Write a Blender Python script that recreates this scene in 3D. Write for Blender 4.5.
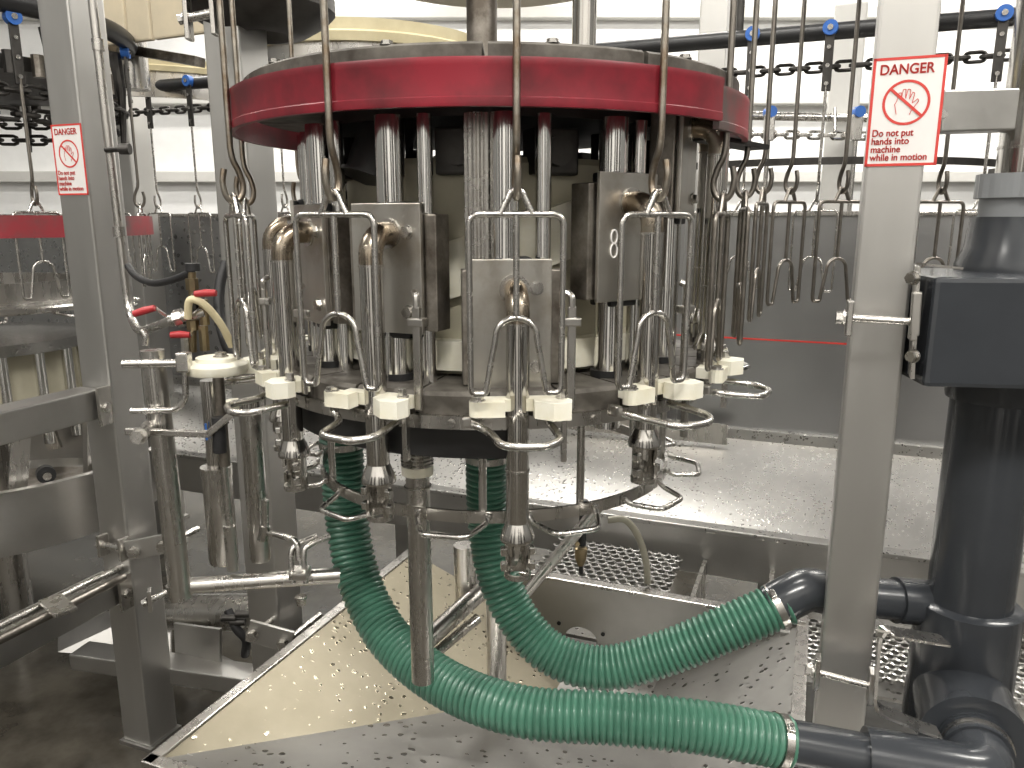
import bpy, bmesh, math, random
from mathutils import Vector, Matrix
random.seed(4)
scene = bpy.context.scene
COL = scene.collection
for o in list(bpy.data.objects):
    bpy.data.objects.remove(o)
PI = math.pi
rad = math.radians

# ------------------------------------------------------------------ camera
CX, CY, CZ, PITCH, FPX = 0.035, -1.5, 1.45, rad(12.0), 773.0
cam_d = bpy.data.cameras.new('camera')
cam_d.sensor_width = 36.0
cam_d.lens = FPX / 1024 * 36.0
cam_d.clip_start = 0.02
cam = bpy.data.objects.new('camera', cam_d)
cam.location = (CX, CY, CZ)
cam.rotation_euler = (PI / 2 - PITCH, 0, 0)
COL.objects.link(cam)
scene.camera = cam

# ------------------------------------------------------------------ world, exposure
w = bpy.data.worlds.new('world')
scene.world = w
w.use_nodes = True
w.node_tree.nodes['Background'].inputs[0].default_value = (0.9, 0.95, 1, 1)
w.node_tree.nodes['Background'].inputs[1].default_value = 0.3
scene.view_settings.view_transform = 'Standard'
scene.view_settings.look = 'None'
scene.view_settings.gamma = 1
scene.view_settings.use_curve_mapping = False
scene.view_settings.exposure = 0.42

# ------------------------------------------------------------------ ceiling lamps (area lights sit in the fixtures built below)
CEIL = 4.2
LAMPS = [(-3.0, -2.6), (0.3, -2.6), (3.2, -2.6), (-3.0, 0.4), (0.0, -0.3), (3.2, 0.4),
         (-3.0, 3.0), (0.3, 2.6), (3.2, 3.0), (-1.6, 4.8), (1.6, 4.8), (4.2, 4.8)]
for lx, ly in LAMPS:
    ld = bpy.data.lights.new('ceiling_lamp_light', 'AREA')
    ld.shape = 'RECTANGLE'
    ld.size, ld.size_y = 1.5, 0.3
    ld.energy = 95 if ly < -1 else (42 if ly < 2 else 60)
    ld.color = (1.0, 0.965, 0.90)
    lo = bpy.data.objects.new('ceiling_lamp_light', ld)
    lo.location = (lx, ly, CEIL - 0.13)
    COL.objects.link(lo)

# ------------------------------------------------------------------ helpers
def P(px, py, d):
    """world point seen at a pixel, at horizontal distance d in front of the camera"""
    a, v = (px - 512) / FPX, (384 - py) / FPX
    zc = d / (math.cos(PITCH) + v * math.sin(PITCH))
    return Vector((CX + a * zc, CY + d, CZ + zc * (v * math.cos(PITCH) - math.sin(PITCH))))

def PZ(px, py, z):
    a, v = (px - 512) / FPX, (384 - py) / FPX
    zc = (z - CZ) / (v * math.cos(PITCH) - math.sin(PITCH))
    return Vector((CX + a * zc, CY + zc * (math.cos(PITCH) + v * math.sin(PITCH)), z))

FA = rad(-21.5)                                   # the frames and troughs stand turned by this angle
FU = Vector((math.cos(FA), math.sin(FA), 0))
FV = Vector((-math.sin(FA), math.cos(FA), 0))
def F(u, v, z):
    return FU * u + FV * v + Vector((0, 0, z))
def PV(px, py, vv):
    """world point seen at a pixel on the vertical plane v = vv of the frame"""
    a, v = (px - 512) / FPX, (384 - py) / FPX
    d = Vector((a, math.cos(PITCH) + v * math.sin(PITCH), v * math.cos(PITCH) - math.sin(PITCH)))
    o = Vector((CX, CY, CZ))
    t = (vv - o.dot(FV)) / d.dot(FV)
    return o + d * t

WM = {}
class MB:
    def __init__(s):
        s.v, s.f, s.sm = [], [], []
    def add(s, vs, fs, smooth=False, M=None):
        b = len(s.v)
        for p in vs:
            p = Vector(p)
            s.v.append(M @ p if M is not None else p)
        for f in fs:
            s.f.append(tuple(i + b for i in f))
            s.sm.append(smooth)
        return s
    def box(s, c, size, M=None, rz=0, bev=0.0):
        bm = bmesh.new()
        bmesh.ops.create_cube(bm, size=1)
        for v in bm.verts:
            v.co = Vector((v.co.x * size[0], v.co.y * size[1], v.co.z * size[2]))
        if bev:
            bmesh.ops.bevel(bm, geom=bm.edges[:], offset=bev, segments=2, affect='EDGES', profile=0.6)
        T = Matrix.Translation(Vector(c)) @ Matrix.Rotation(rz, 4, 'Z')
        if M is not None:
            T = M @ T
        s.bm(bm, T)
        return s
    def bm(s, bm, T=None, smooth=False):
        bm.verts.index_update()
        s.add([v.co.copy() for v in bm.verts], [[v.index for v in f.verts] for f in bm.faces], smooth, T)
        bm.free()
    def beam(s, a, b, w, h, up=(0, 0, 1), bev=0.0):
        """rectangular bar from a to b"""
        a, b = Vector(a), Vector(b)
        x = (b - a).normalized()
        y = Vector(up).cross(x).normalized()
        z = x.cross(y)
        M = Matrix((x, y, z)).transposed().to_4x4()
        M.translation = (a + b) / 2
        return s.box((0, 0, 0), ((b - a).length, w, h), M, bev=bev)
    def tube(s, pts, r, seg=12, caps=True, closed=False, M=None):
        pts = [Vector(p) for p in pts]
        n = len(pts)
        rs = r if isinstance(r, (list, tuple)) else [r] * n
        tans = []
        for i in range(n):
            if closed:
                t = pts[(i + 1) % n] - pts[i - 1]
            else:
                t = pts[min(i + 1, n - 1)] - pts[max(i - 1, 0)]
            tans.append(t.normalized() if t.length > 1e-9 else Vector((0, 0, 1)))
        t0 = tans[0]
        ref = Vector((0, 0, 1)) if abs(t0.z) < 0.9 else Vector((1, 0, 0))
        nx = (ref - t0 * ref.dot(t0)).normalized()
        vs, fs = [], []
        for i in range(n):
            t = tans[i]
            nx = (nx - t * nx.dot(t)).normalized()
            ny = t.cross(nx)
            for k in range(seg):
                a = 2 * PI * k / seg
                vs.append(pts[i] + (nx * math.cos(a) + ny * math.sin(a)) * rs[i])
        m = n if closed else n - 1
        for i in range(m):
            j = (i + 1) % n
            for k in range(seg):
                k2 = (k + 1) % seg
                fs.append((i * seg + k, i * seg + k2, j * seg + k2, j * seg + k))
        s.add(vs, fs, True, M)
        if caps and not closed:
            s.add(vs[:seg], [tuple(range(seg))[::-1]], False, M)
            s.add(vs[-seg:], [tuple(range(seg))], False, M)
        return s
    def cyl(s, a, b, r, seg=20, r2=None, M=None):
        return s.tube([a, b], [r, r if r2 is None else r2], seg, M=M)
    def lathe(s, prof, c=(0, 0, 0), seg=48, a0=0.0, a1=2 * PI, smooth=False, closed_prof=True, M=None):
        """prof: list of (radius, z); angle t measured as (r sin t, -r cos t)"""
        full = abs((a1 - a0) - 2 * PI) < 1e-6
        n = seg if full else seg + 1
        vs, fs = [], []
        for i in range(n):
            t = a0 + (a1 - a0) * i / seg
            for r, z in prof:
                vs.append((c[0] + r * math.sin(t), c[1] - r * math.cos(t), c[2] + z))
        m = len(prof)
        for i in range(seg):
            j = (i + 1) % n
            for k in range(m if closed_prof else m - 1):
                k2 = (k + 1) % m
                fs.append((i * m + k, j * m + k, j * m + k2, i * m + k2))
        s.add(vs, fs, True, M)
        if not full and closed_prof:
            s.add(vs[:m], [tuple(range(m))], False, M)
            s.add(vs[-m:], [tuple(range(m))[::-1]], False, M)
        return s
    def prism(s, poly, z0, z1, M=None):
        n = len(poly)
        vs = [(x, y, z0) for x, y in poly] + [(x, y, z1) for x, y in poly]
        fs = [tuple(range(n))[::-1], tuple(range(n, 2 * n))]
        fs += [(i, (i + 1) % n, n + (i + 1) % n, n + i) for i in range(n)]
        return s.add(vs, fs, False, M)
    def sheet(s, quad, th, nrm=None):
        """four corners given a thickness"""
        q = [Vector(p) for p in quad]
        n = (q[1] - q[0]).cross(q[2] - q[0]).normalized() if nrm is None else Vector(nrm)
        k = len(q)
        vs = q + [p - n * th for p in q]
        fs = [tuple(range(k)), tuple(range(k, 2 * k))[::-1]] + [(i, k + i, k + (i + 1) % k, (i + 1) % k) for i in range(k)]
        return s.add(vs, fs)
    def build(s, name, mat, parent=None, local=False, label=None):
        me = bpy.data.meshes.new(name)
        if parent is not None:
            M = WM[parent]
            if not local:
                Mi = M.inverted()
                vs = [Mi @ v for v in s.v]
            else:
                vs = s.v
        else:
            xs = [v.x for v in s.v]; ys = [v.y for v in s.v]; zs = [v.z for v in s.v]
            o0 = Vector(((min(xs) + max(xs)) / 2, (min(ys) + max(ys)) / 2, min(zs)))
            vs = [v - o0 for v in s.v]
        me.from_pydata([tuple(v) for v in vs], [], s.f)
        me.polygons.foreach_set('use_smooth', s.sm)
        bm = bmesh.new(); bm.from_mesh(me)
        bmesh.ops.recalc_face_normals(bm, faces=bm.faces[:])
        bm.to_mesh(me); bm.free()
        me.set_sharp_from_angle(angle=rad(38))
        me.polygons.foreach_set('use_smooth', s.sm)
        me.materials.append(mat)
        o = bpy.data.objects.new(name, me)
        COL.objects.link(o)
        if parent is not None:
            o.parent = parent
            WM[o] = WM[parent]
        else:
            o.location = o0
            WM[o] = Matrix.Translation(o0)
        if label:
            o['label'] = label
        return o

def tag(o, label, cat, group=None, kind=None):
    o['label'] = label
    o['category'] = cat
    if group: o['group'] = group
    if kind: o['kind'] = kind
    return o
def struct(o, label=None):
    o['kind'] = 'structure'
    if label: o['label'] = label
    return o
def thing(name, label, cat, loc=(0, 0, 0), rz=0.0, group=None):
    o = bpy.data.objects.new(name, None)
    o.empty_display_size = 0.05
    COL.objects.link(o)
    o.location = loc
    o.rotation_euler = (0, 0, rz)
    WM[o] = Matrix.Translation(Vector(loc)) @ Matrix.Rotation(rz, 4, 'Z')
    return tag(o, label, cat, group)
KIDS = {}
def copy_tree(src, loc, rz, label, group=None, scale=None):
    r = src.copy(); COL.objects.link(r)
    r.location = loc; r.rotation_euler = (0, 0, rz)
    if scale: r.scale = scale
    r['label'] = label
    if group: r['group'] = group
    WM[r] = Matrix.Translation(Vector(loc)) @ Matrix.Rotation(rz, 4, 'Z')
    for ch in [o for o in list(COL.objects) if o.parent == src]:
        c = ch.copy(); COL.objects.link(c); c.parent = r
        for g in [o for o in list(COL.objects) if o.parent == ch]:
            d = g.copy(); COL.objects.link(d); d.parent = c
    return r
def share(src, parent, M):
    """another piece with the same mesh under parent, moved by M"""
    c = src.copy(); COL.objects.link(c); c.parent = parent
    c.matrix_local = M
    return c
def fillet(pts, r, n=5, closed=False):
    pts = [Vector(p) for p in pts]
    out = []
    N = len(pts)
    for i, p in enumerate(pts):
        if not closed and i in (0, N - 1):
            out.append(p); continue
        a, b = pts[i - 1], pts[(i + 1) % N]
        da, db = (a - p), (b - p)
        rr = min(r, da.length * 0.45, db.length * 0.45)
        p0, p1 = p + da.normalized() * rr, p + db.normalized() * rr
        for k in range(n + 1):
            t = k / n
            out.append(p0 * (1 - t) ** 2 + p * 2 * t * (1 - t) + p1 * t * t)
    return out
def spline(pts, n=10):
    pts = [Vector(p) for p in pts]
    q = [pts[0] * 2 - pts[1]] + pts + [pts[-1] * 2 - pts[-2]]
    out = []
    for i in range(1, len(q) - 2):
        for k in range(n):
            t = k / n
            a, b, c, d = q[i - 1], q[i], q[i + 1], q[i + 2]
            out.append(0.5 * ((2 * b) + (c - a) * t + (2 * a - 5 * b + 4 * c - d) * t * t + (3 * b - a - 3 * c + d) * t ** 3))
    out.append(pts[-1])
    return out
def resample(pts, step):
    L = [0]
    for a, b in zip(pts, pts[1:]):
        L.append(L[-1] + (b - a).length)
    n = max(2, int(L[-1] / step)); out = []; j = 0
    for i in range(n + 1):
        t = L[-1] * i / n
        while j < len(L) - 2 and L[j + 1] < t: j += 1
        k = (t - L[j]) / max(1e-9, L[j + 1] - L[j])
        out.append(pts[j].lerp(pts[j + 1], k))
    return out
def rot_to(d):
    return Vector((0, 0, 1)).rotation_difference(Vector(d)).to_matrix().to_4x4()
def hexbolt(mb, c, n, r=0.007, h=0.006, M=None):
    T = Matrix.Translation(Vector(c)) @ rot_to(n)
    if M is not None: T = M @ T
    poly = [(r * math.cos(PI / 3 * k), r * math.sin(PI / 3 * k)) for k in range(6)]
    mb.prism([(x * 1.25, y * 1.25) for x, y in [(r * math.cos(PI / 6 * k), r * math.sin(PI / 6 * k)) for k in range(12)]], 0, h * 0.25, T)
    mb.prism(poly, h * 0.25, h, T)
    return mb

# ------------------------------------------------------------------ materials
def nodes(name):
    m = bpy.data.materials.new(name)
    m.use_nodes = True
    nt = m.node_tree
    return m, nt, nt.nodes['Principled BSDF']
def coords(nt, scale):
    tc = nt.nodes.new('ShaderNodeTexCoord'); mp = nt.nodes.new('ShaderNodeMapping')
    mp.inputs['Scale'].default_value = scale
    nt.links.new(tc.outputs['Object'], mp.inputs['Vector'])
    return mp.outputs['Vector']
def noise(nt, vec, sc, det=4, rough=0.6):
    n = nt.nodes.new('ShaderNodeTexNoise')
    n.inputs['Scale'].default_value = sc; n.inputs['Detail'].default_value = det; n.inputs['Roughness'].default_value = rough
    nt.links.new(vec, n.inputs['Vector'])
    return n.outputs['Fac']
def ramp(nt, fac, stops):
    r = nt.nodes.new('ShaderNodeValToRGB')
    el = r.color_ramp.elements
    while len(el) < len(stops): el.new(0.5)
    for e, (p, c) in zip(el, stops):
        e.position = p; e.color = (c[0], c[1], c[2], 1) if len(c) == 3 else c
    nt.links.new(fac, r.inputs['Fac'])
    return r.outputs['Color']
def bump(nt, b, fac, strength, dist=0.002):
    n = nt.nodes.new('ShaderNodeBump')
    n.inputs['Strength'].default_value = strength; n.inputs['Distance'].default_value = dist
    nt.links.new(fac, n.inputs['Height']); nt.links.new(n.outputs['Normal'], b.inputs['Normal'])
def metal(name, c, rough, var=0.12, brush=(1, 1, 1), sc=30, grime=None, gpos=(0.35, 0.6), aniso=0, mt=1.0, bmp=0.0):
    m, nt, b = nodes(name)
    b.inputs['Metallic'].default_value = mt
    v = coords(nt, brush)
    n1 = noise(nt, v, sc)
    c2 = tuple(x * (1 - var) for x in c)
    col = ramp(nt, n1, [(0.3, c2), (0.7, c)])
    if grime:
        n2 = noise(nt, coords(nt, (1, 1, 1)), 9, 6, 0.7)
        g = ramp(nt, n2, [(gpos[0], (0, 0, 0)), (gpos[1], (1, 1, 1))])
        mx = nt.nodes.new('ShaderNodeMix'); mx.data_type = 'RGBA'
        nt.links.new(g, mx.inputs[0]); mx.inputs[6].default_value = (*grime, 1); nt.links.new(col, mx.inputs[7])
        col = mx.outputs[2]
    nt.links.new(col, b.inputs['Base Color'])
    rr = nt.nodes.new('ShaderNodeMapRange')
    rr.inputs['To Min'].default_value = rough * 0.75; rr.inputs['To Max'].default_value = rough * 1.3
    nt.links.new(n1, rr.inputs['Value']); nt.links.new(rr.outputs[0], b.inputs['Roughness'])
    if bmp: bump(nt, b, n1, bmp)
    return m
def plain(name, c, rough, metallic=0, c2=None, sc=12, bmp=0, spec=0.5, coat=0, pos=(0.35, 0.65)):
    m, nt, b = nodes(name)
    b.inputs['Metallic'].default_value = metallic; b.inputs['Roughness'].default_value = rough
    b.inputs['Specular IOR Level'].default_value = spec
    b.inputs['Coat Weight'].default_value = coat
    n1 = noise(nt, coords(nt, (1, 1, 1)), sc, 5)
    nt.links.new(ramp(nt, n1, [(pos[0], c2 if c2 else tuple(x * 0.88 for x in c)), (pos[1], c)]), b.inputs['Base Color'])
    if bmp: bump(nt, b, n1, bmp)
    return m
def wet(name, c, rough, mt=1.0, dens=60, thr=0.35, drop=0.9, c2=None):
    """sheet metal with standing water drops: beads are smooth bumps of lower roughness"""
    m, nt, b = nodes(name)
    b.inputs['Metallic'].default_value = mt
    v = coords(nt, (1, 1, 1))
    vo = nt.nodes.new('ShaderNodeTexVoronoi'); vo.inputs['Scale'].default_value = dens
    vo.inputs['Randomness'].default_value = 1.0
    nz = noise(nt, v, 7, 4)
    add = nt.nodes.new('ShaderNodeVectorMath'); add.operation = 'ADD'
    sc = nt.nodes.new('ShaderNodeVectorMath'); sc.operation = 'SCALE'; sc.inputs[3].default_value = 0.02
    n3 = nt.nodes.new('ShaderNodeTexNoise'); n3.inputs['Scale'].default_value = dens * 0.8
    nt.links.new(v, n3.inputs['Vector']); nt.links.new(n3.outputs['Color'], sc.inputs[0])
    nt.links.new(v, add.inputs[0]); nt.links.new(sc.outputs[0], add.inputs[1])
    nt.links.new(add.outputs[0], vo.inputs['Vector'])
    # bead size varies over the sheet
    mr = nt.nodes.new('ShaderNodeMapRange'); mr.inputs['From Min'].default_value = 0.3; mr.inputs['From Max'].default_value = 0.7
    mr.inputs['To Min'].default_value = thr * 0.35; mr.inputs['To Max'].default_value = thr
    nt.links.new(nz, mr.inputs['Value'])
    sub = nt.nodes.new('ShaderNodeMath'); sub.operation = 'SUBTRACT'; sub.use_clamp = True
    nt.links.new(mr.outputs[0], sub.inputs[0]); nt.links.new(vo.outputs['Distance'], sub.inputs[1])
    mul = nt.nodes.new('ShaderNodeMath'); mul.operation = 'MULTIPLY'; mul.inputs[1].default_value = 6; mul.use_clamp = True
    nt.links.new(sub.outputs[0], mul.inputs[0])
    col = ramp(nt, noise(nt, v, 5, 5), [(0.3, c2 if c2 else tuple(x * 0.8 for x in c)), (0.7, c)])
    nt.links.new(col, b.inputs['Base Color'])
    r2 = nt.nodes.new('ShaderNodeMapRange'); r2.inputs['To Min'].default_value = rough; r2.inputs['To Max'].default_value = 0.12
    nt.links.new(mul.outputs[0], r2.inputs['Value']); nt.links.new(r2.outputs[0], b.inputs['Roughness'])
    bump(nt, b, mul.outputs[0], drop * 0.22, 0.003)
    return m

STEEL = metal('steel_satin', (0.58, 0.56, 0.53), 0.27, sc=16, brush=(2, 2, 0.4))
ROD = metal('steel_rod', (0.62, 0.60, 0.57), 0.26, var=0.2, sc=40)
RODOLD = metal('steel_rod_stained', (0.50, 0.46, 0.40), 0.32, var=0.35, sc=30, grime=(0.22, 0.15, 0.09), gpos=(0.35, 0.55))
DARKROD = metal('steel_rod_dark', (0.30, 0.275, 0.245), 0.35, var=0.3, sc=30)
POST = metal('steel_post', (0.55, 0.54, 0.52), 0.42, var=0.07, sc=14, brush=(1, 1, 0.15))
BEAM = metal('steel_beam', (0.52, 0.51, 0.49), 0.38, var=0.1, sc=14)
PLATE = metal('steel_plate', (0.58, 0.56, 0.52), 0.36, var=0.14, sc=35, brush=(1, 1, 0.1), grime=(0.40, 0.36, 0.30), gpos=(0.3, 0.55))
BLOCK = metal('steel_block_grimy', (0.40, 0.37, 0.33), 0.42, var=0.3, sc=40, grime=(0.14, 0.12, 0.10), gpos=(0.36, 0.6))
CHROME = metal('chrome', (0.82, 0.81, 0.79), 0.13, var=0.06, sc=50, brush=(8, 8, 1))
TUBE = metal('tube_polished', (0.64, 0.62, 0.59), 0.15, var=0.15, sc=18, brush=(3, 3, 0.5))
ELBOW = metal('tube_heat_stained', (0.46, 0.41, 0.34), 0.26, var=0.25, sc=18, grime=(0.27, 0.20, 0.13), gpos=(0.35, 0.62))
PANEL = metal('wall_panel_steel', (0.40, 0.40, 0.40), 0.38, var=0.06, sc=5, bmp=0.0)
WETPANEL = wet('wall_panel_splashed', (0.40, 0.40, 0.40), 0.42, dens=28, thr=0.55, drop=0.8)
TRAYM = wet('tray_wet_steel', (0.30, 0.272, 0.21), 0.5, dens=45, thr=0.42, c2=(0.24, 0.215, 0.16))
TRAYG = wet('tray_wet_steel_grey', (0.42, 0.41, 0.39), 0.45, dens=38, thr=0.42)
TROUGH = wet('trough_wet_steel', (0.50, 0.49, 0.47), 0.42, dens=70, thr=0.5)
DISCWET = wet('disc_wet_steel', (0.50, 0.49, 0.47), 0.25, dens=50, thr=0.6)
RED = plain('red_plastic', (0.25, 0.015, 0.028), 0.36, c2=(0.10, 0.012, 0.017), sc=9, bmp=0.05)
REDG = plain('red_plastic_worn', (0.28, 0.03, 0.04), 0.5, c2=(0.10, 0.075, 0.07), sc=6, pos=(0.4, 0.62))
GRIME = plain('grimy_cast_plate', (0.15, 0.138, 0.12), 0.6, c2=(0.07, 0.062, 0.052), sc=25, metallic=0.3)
WHITEP = plain('white_plastic', (0.82, 0.80, 0.70), 0.42, c2=(0.74, 0.70, 0.55), sc=18)
CREAM = plain('cream_plastic', (0.74, 0.66, 0.44), 0.5, c2=(0.62, 0.54, 0.34), sc=10)
DRUM = plain('beige_drum_plastic', (0.50, 0.47, 0.36), 0.55, c2=(0.40, 0.37, 0.28), sc=6)
GREEN = plain('green_hose', (0.068, 0.19, 0.132), 0.36, c2=(0.052, 0.145, 0.10), sc=14, coat=0.15)
PVC = plain('grey_pvc', (0.038, 0.042, 0.048), 0.24, c2=(0.030, 0.033, 0.038), sc=5, coat=0.2)
PVCL = plain('light_grey_pvc', (0.25, 0.26, 0.27), 0.35, sc=8)
BLACK = plain('black_rubber', (0.014, 0.014, 0.015), 0.5, sc=20)
BLACKP = plain('black_plastic', (0.022, 0.022, 0.023), 0.4, sc=20)
DARKM = metal('dark_cast_metal', (0.10, 0.095, 0.09), 0.5, var=0.4, sc=20)
BLUE = plain('blue_plastic', (0.03, 0.14, 0.50), 0.4, sc=12)
REDH = plain('red_handle', (0.42, 0.03, 0.035), 0.4, sc=20)
BRASS = metal('brass', (0.36, 0.29, 0.18), 0.35, var=0.3, sc=40)
WHITEW = plain('white_wall_paint', (0.90, 0.90, 0.89), 0.5, sc=2)
GREYW = plain('grey_wall_paint', (0.16, 0.16, 0.155), 0.5, sc=2)
FRONTW = plain('light_wall_paint', (0.72, 0.71, 0.69), 0.5, sc=2)
CEILM = plain('ceiling_paint', (0.32, 0.32, 0.31), 0.6, sc=2)
LIGHTG = plain('light_grey_paint', (0.62, 0.61, 0.58), 0.5, sc=3)
SIGNW = plain('sign_white', (0.80, 0.78, 0.76), 0.4, sc=6)
SIGNR = plain('sign_red', (0.62, 0.05, 0.04), 0.45, sc=6)
FLOORM = plain('wet_floor', (0.075, 0.068, 0.055), 0.14, c2=(0.035, 0.031, 0.025), sc=6, bmp=0.35)
CONC = plain('floor_resin', (0.30, 0.29, 0.27), 0.3, sc=4)
CLEAR = plain('clear_hose', (0.42, 0.40, 0.32), 0.25, sc=10)

# ------------------------------------------------------------------ the room
RX0, RX1, RY0, RY1 = -5.2, 5.2, -4.2, 6.2
def shell(name, c, s, mat, label):
    mb = MB(); mb.box(c, s)
    return struct(mb.build(name, mat), label)
shell('floor', ((RX0 + RX1) / 2, 1.0, -0.05), (RX1 - RX0, RY1 - RY0, 0.1), FLOORM, 'dark wet concrete floor')
shell('ceiling', ((RX0 + RX1) / 2, 1.0, CEIL + 0.05), (RX1 - RX0, RY1 - RY0, 0.1), CEILM, 'white ceiling')
shell('wall_back', (0, RY1 + 0.05, CEIL / 2), (RX1 - RX0, 0.1, CEIL), WHITEW, 'bright white back wall')
shell('wall_front', (0, RY0 - 0.05, CEIL / 2), (RX1 - RX0, 0.1, CEIL), FRONTW, 'light wall behind the camera')
shell('wall_left', (RX0 - 0.05, 1.0, CEIL / 2), (0.1, RY1 - RY0, CEIL), GREYW, 'grey side wall')
shell('wall_right', (RX1 + 0.05, 1.0, CEIL / 2), (0.1, RY1 - RY0, CEIL), GREYW, 'grey side wall')
lampm, nt, b = nodes('lamp_diffuser')
b.inputs['Base Color'].default_value = (0.9, 0.9, 0.9, 1)
b.inputs['Emission Color'].default_value = (1, 0.97, 0.92, 1); b.inputs['Emission Strength'].default_value = 6
for i, (lx, ly) in enumerate(LAMPS):
    t = thing('ceiling_lamp', 'long white fluorescent ceiling lamp', 'lamp', (lx, ly, CEIL - 0.12), 0, 'fluorescent ceiling lamps')
    mb = MB(); mb.box((lx, ly, CEIL - 0.05), (1.6, 0.36, 0.10), bev=0.01); mb.build('housing', WHITEW, t)
    mb = MB(); mb.box((lx, ly, CEIL - 0.11), (1.5, 0.30, 0.02)); mb.build('diffuser', lampm, t)

# unseen dark cabinets added behind the camera so the polished steel reflects dark streaks
for i, (x, wd, lab) in enumerate(((-3.3, 1.0, 'far left'), (-1.35, 0.7, 'left'), (0.55, 0.5, 'middle'), (1.75, 0.8, 'right'), (3.7, 1.1, 'far right'))):
    t = thing('reflection_cabinet', 'tall dark grey cabinet added behind the camera for steel reflections, %s one' % lab, 'cabinet', (x, RY0 + 0.25, 0), 0, 'added reflection cabinets behind the camera')
    mb = MB(); mb.box((x, RY0 + 0.26, 1.15), (wd, 0.44, 2.3), bev=0.01); mb.build('body', BLACKP, t)
    mb = MB(); mb.box((x, RY0 + 0.49, 1.17), (wd - 0.06, 0.02, 2.16), bev=0.005); d_ = mb.build('door', DARKM, t)
    mb = MB(); mb.box((x + wd / 2 - 0.1, RY0 + 0.51, 1.15), (0.02, 0.02, 0.14), bev=0.004); mb.build('handle', STEEL, d_)

# rails along the far white wall
for k, (z, dp, mat, lab) in enumerate([(1.85, 0.12, LIGHTG, 'pale grey horizontal rail, lowest on the white back wall'),
                                  (2.55, 0.16, LIGHTG, 'pale grey horizontal rail, middle one on the white back wall'),
                                  (3.3, 0.12, LIGHTG, 'pale grey horizontal rail, highest on the white back wall')]):
    mb = MB(); mb.box((0, RY1 - dp / 2, z), (RX1 - RX0, dp, 0.10), bev=0.01)
    tag(mb.build('wall_rail', mat), lab, 'rail', 'rails on the back wall')

# ------------------------------------------------------------------ steel splash wall, trough and drain behind the machine
VW = 1.5
wall_z0, wall_z1 = 0.65, 1.462
t = thing('splash_wall', 'grey stainless steel splash wall with a thin red line behind the machine', 'splash wall', F(0.3, VW, wall_z0), FA)
edges = [-4.3, -1.75, -0.42, 0.12, 1.9]
for k in range(4):
    mb = MB(); mb.box(((edges[k] + edges[k + 1]) / 2, VW + 0.012, (wall_z0 + wall_z1) / 2), (edges[k + 1] - edges[k] - 0.003, 0.024, wall_z1 - wall_z0), Matrix.Rotation(FA, 4, 'Z'))
    mb.build('panel', WETPANEL if k == 0 else PANEL, t)
mb = MB(); mb.box((-1.2, VW + 0.012, wall_z1 + 0.008), (6.2, 0.05, 0.016), Matrix.Rotation(FA, 4, 'Z'), bev=0.004); mb.build('top_edge', STEEL, t)
mb = MB(); mb.box((0.95, VW - 0.001, 1.03), (1.85, 0.004, 0.006), Matrix.Rotation(FA, 4, 'Z')); mb.build('red_line', SIGNR, t, label='thin red line along the panel')
mb = MB(); mb.box((-1.2, VW - 0.012, wall_z0 + 0.025), (6.2, 0.024, 0.05), Matrix.Rotation(FA, 4, 'Z'), bev=0.004); mb.build('bottom_flange', TROUGH, t)

RZ = Matrix.Rotation(FA, 4, 'Z')
t = thing('collecting_trough', 'long pale wet stainless collecting trough below the splash wall', 'trough', F(0, 1.2, 0.0), FA)
def fsheet(pts, th): 
    mb = MB(); mb.sheet([F(*p) for p in pts], th); return mb
fsheet([(-4.3, 0.955, 0.50), (1.9, 0.955, 0.50), (1.9, VW - 0.02, 0.66), (-4.3, VW - 0.02, 0.66)], 0.006).build('sloping_sheet', TROUGH, t)
mb = MB(); mb.box((-0.25, 0.95, 0.43), (4.3, 0.03, 0.145), RZ, bev=0.004); mb.build('front_beam', BEAM, t)
mb = MB(); mb.box((-0.25, 0.955, 0.508), (4.3, 0.05, 0.016), RZ, bev=0.004); mb.build('rolled_lip', TROUGH, t)
mb = MB(); mb.box((0.01, VW - 0.09, 0.69), (0.62, 0.012, 0.075), RZ); mb.build('backing_strip', STEEL, t)
for u in (-2.2, -0.9, 0.5, 1.8):
    mb = MB(); mb.box((u, 1.2, 0.25), (0.06, 0.06, 0.5), RZ); mb.build('leg', POST, t)

# the sunk channel in front of it with open gratings
t = thing('drain_channel', 'wet steel drain channel running between trough and drip tray', 'drain channel', F(0.6, 0.8, 0.0), FA)
fsheet([(-0.1, 0.62, 0.25), (1.9, 0.62, 0.25), (1.9, 0.93, 0.25), (-0.1, 0.93, 0.25)], 0.01).build('channel_floor', TRAYG, t)
fsheet([(0.62, -0.6, 0.06), (1.9, -0.6, 0.06), (1.9, 0.62, 0.06), (0.62, 0.62, 0.06)], 0.01).build('side_floor', DISCWET, t)
mb = MB(); mb.box((0.32, 0.78, 0.33), (0.012, 0.3, 0.16), RZ); mb.build('cross_plate', STEEL, t)
mb = MB(); mb.box((0.52, 0.80, 0.33), (0.012, 0.28, 0.16), RZ); mb.build('cross_plate', STEEL, t)

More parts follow.
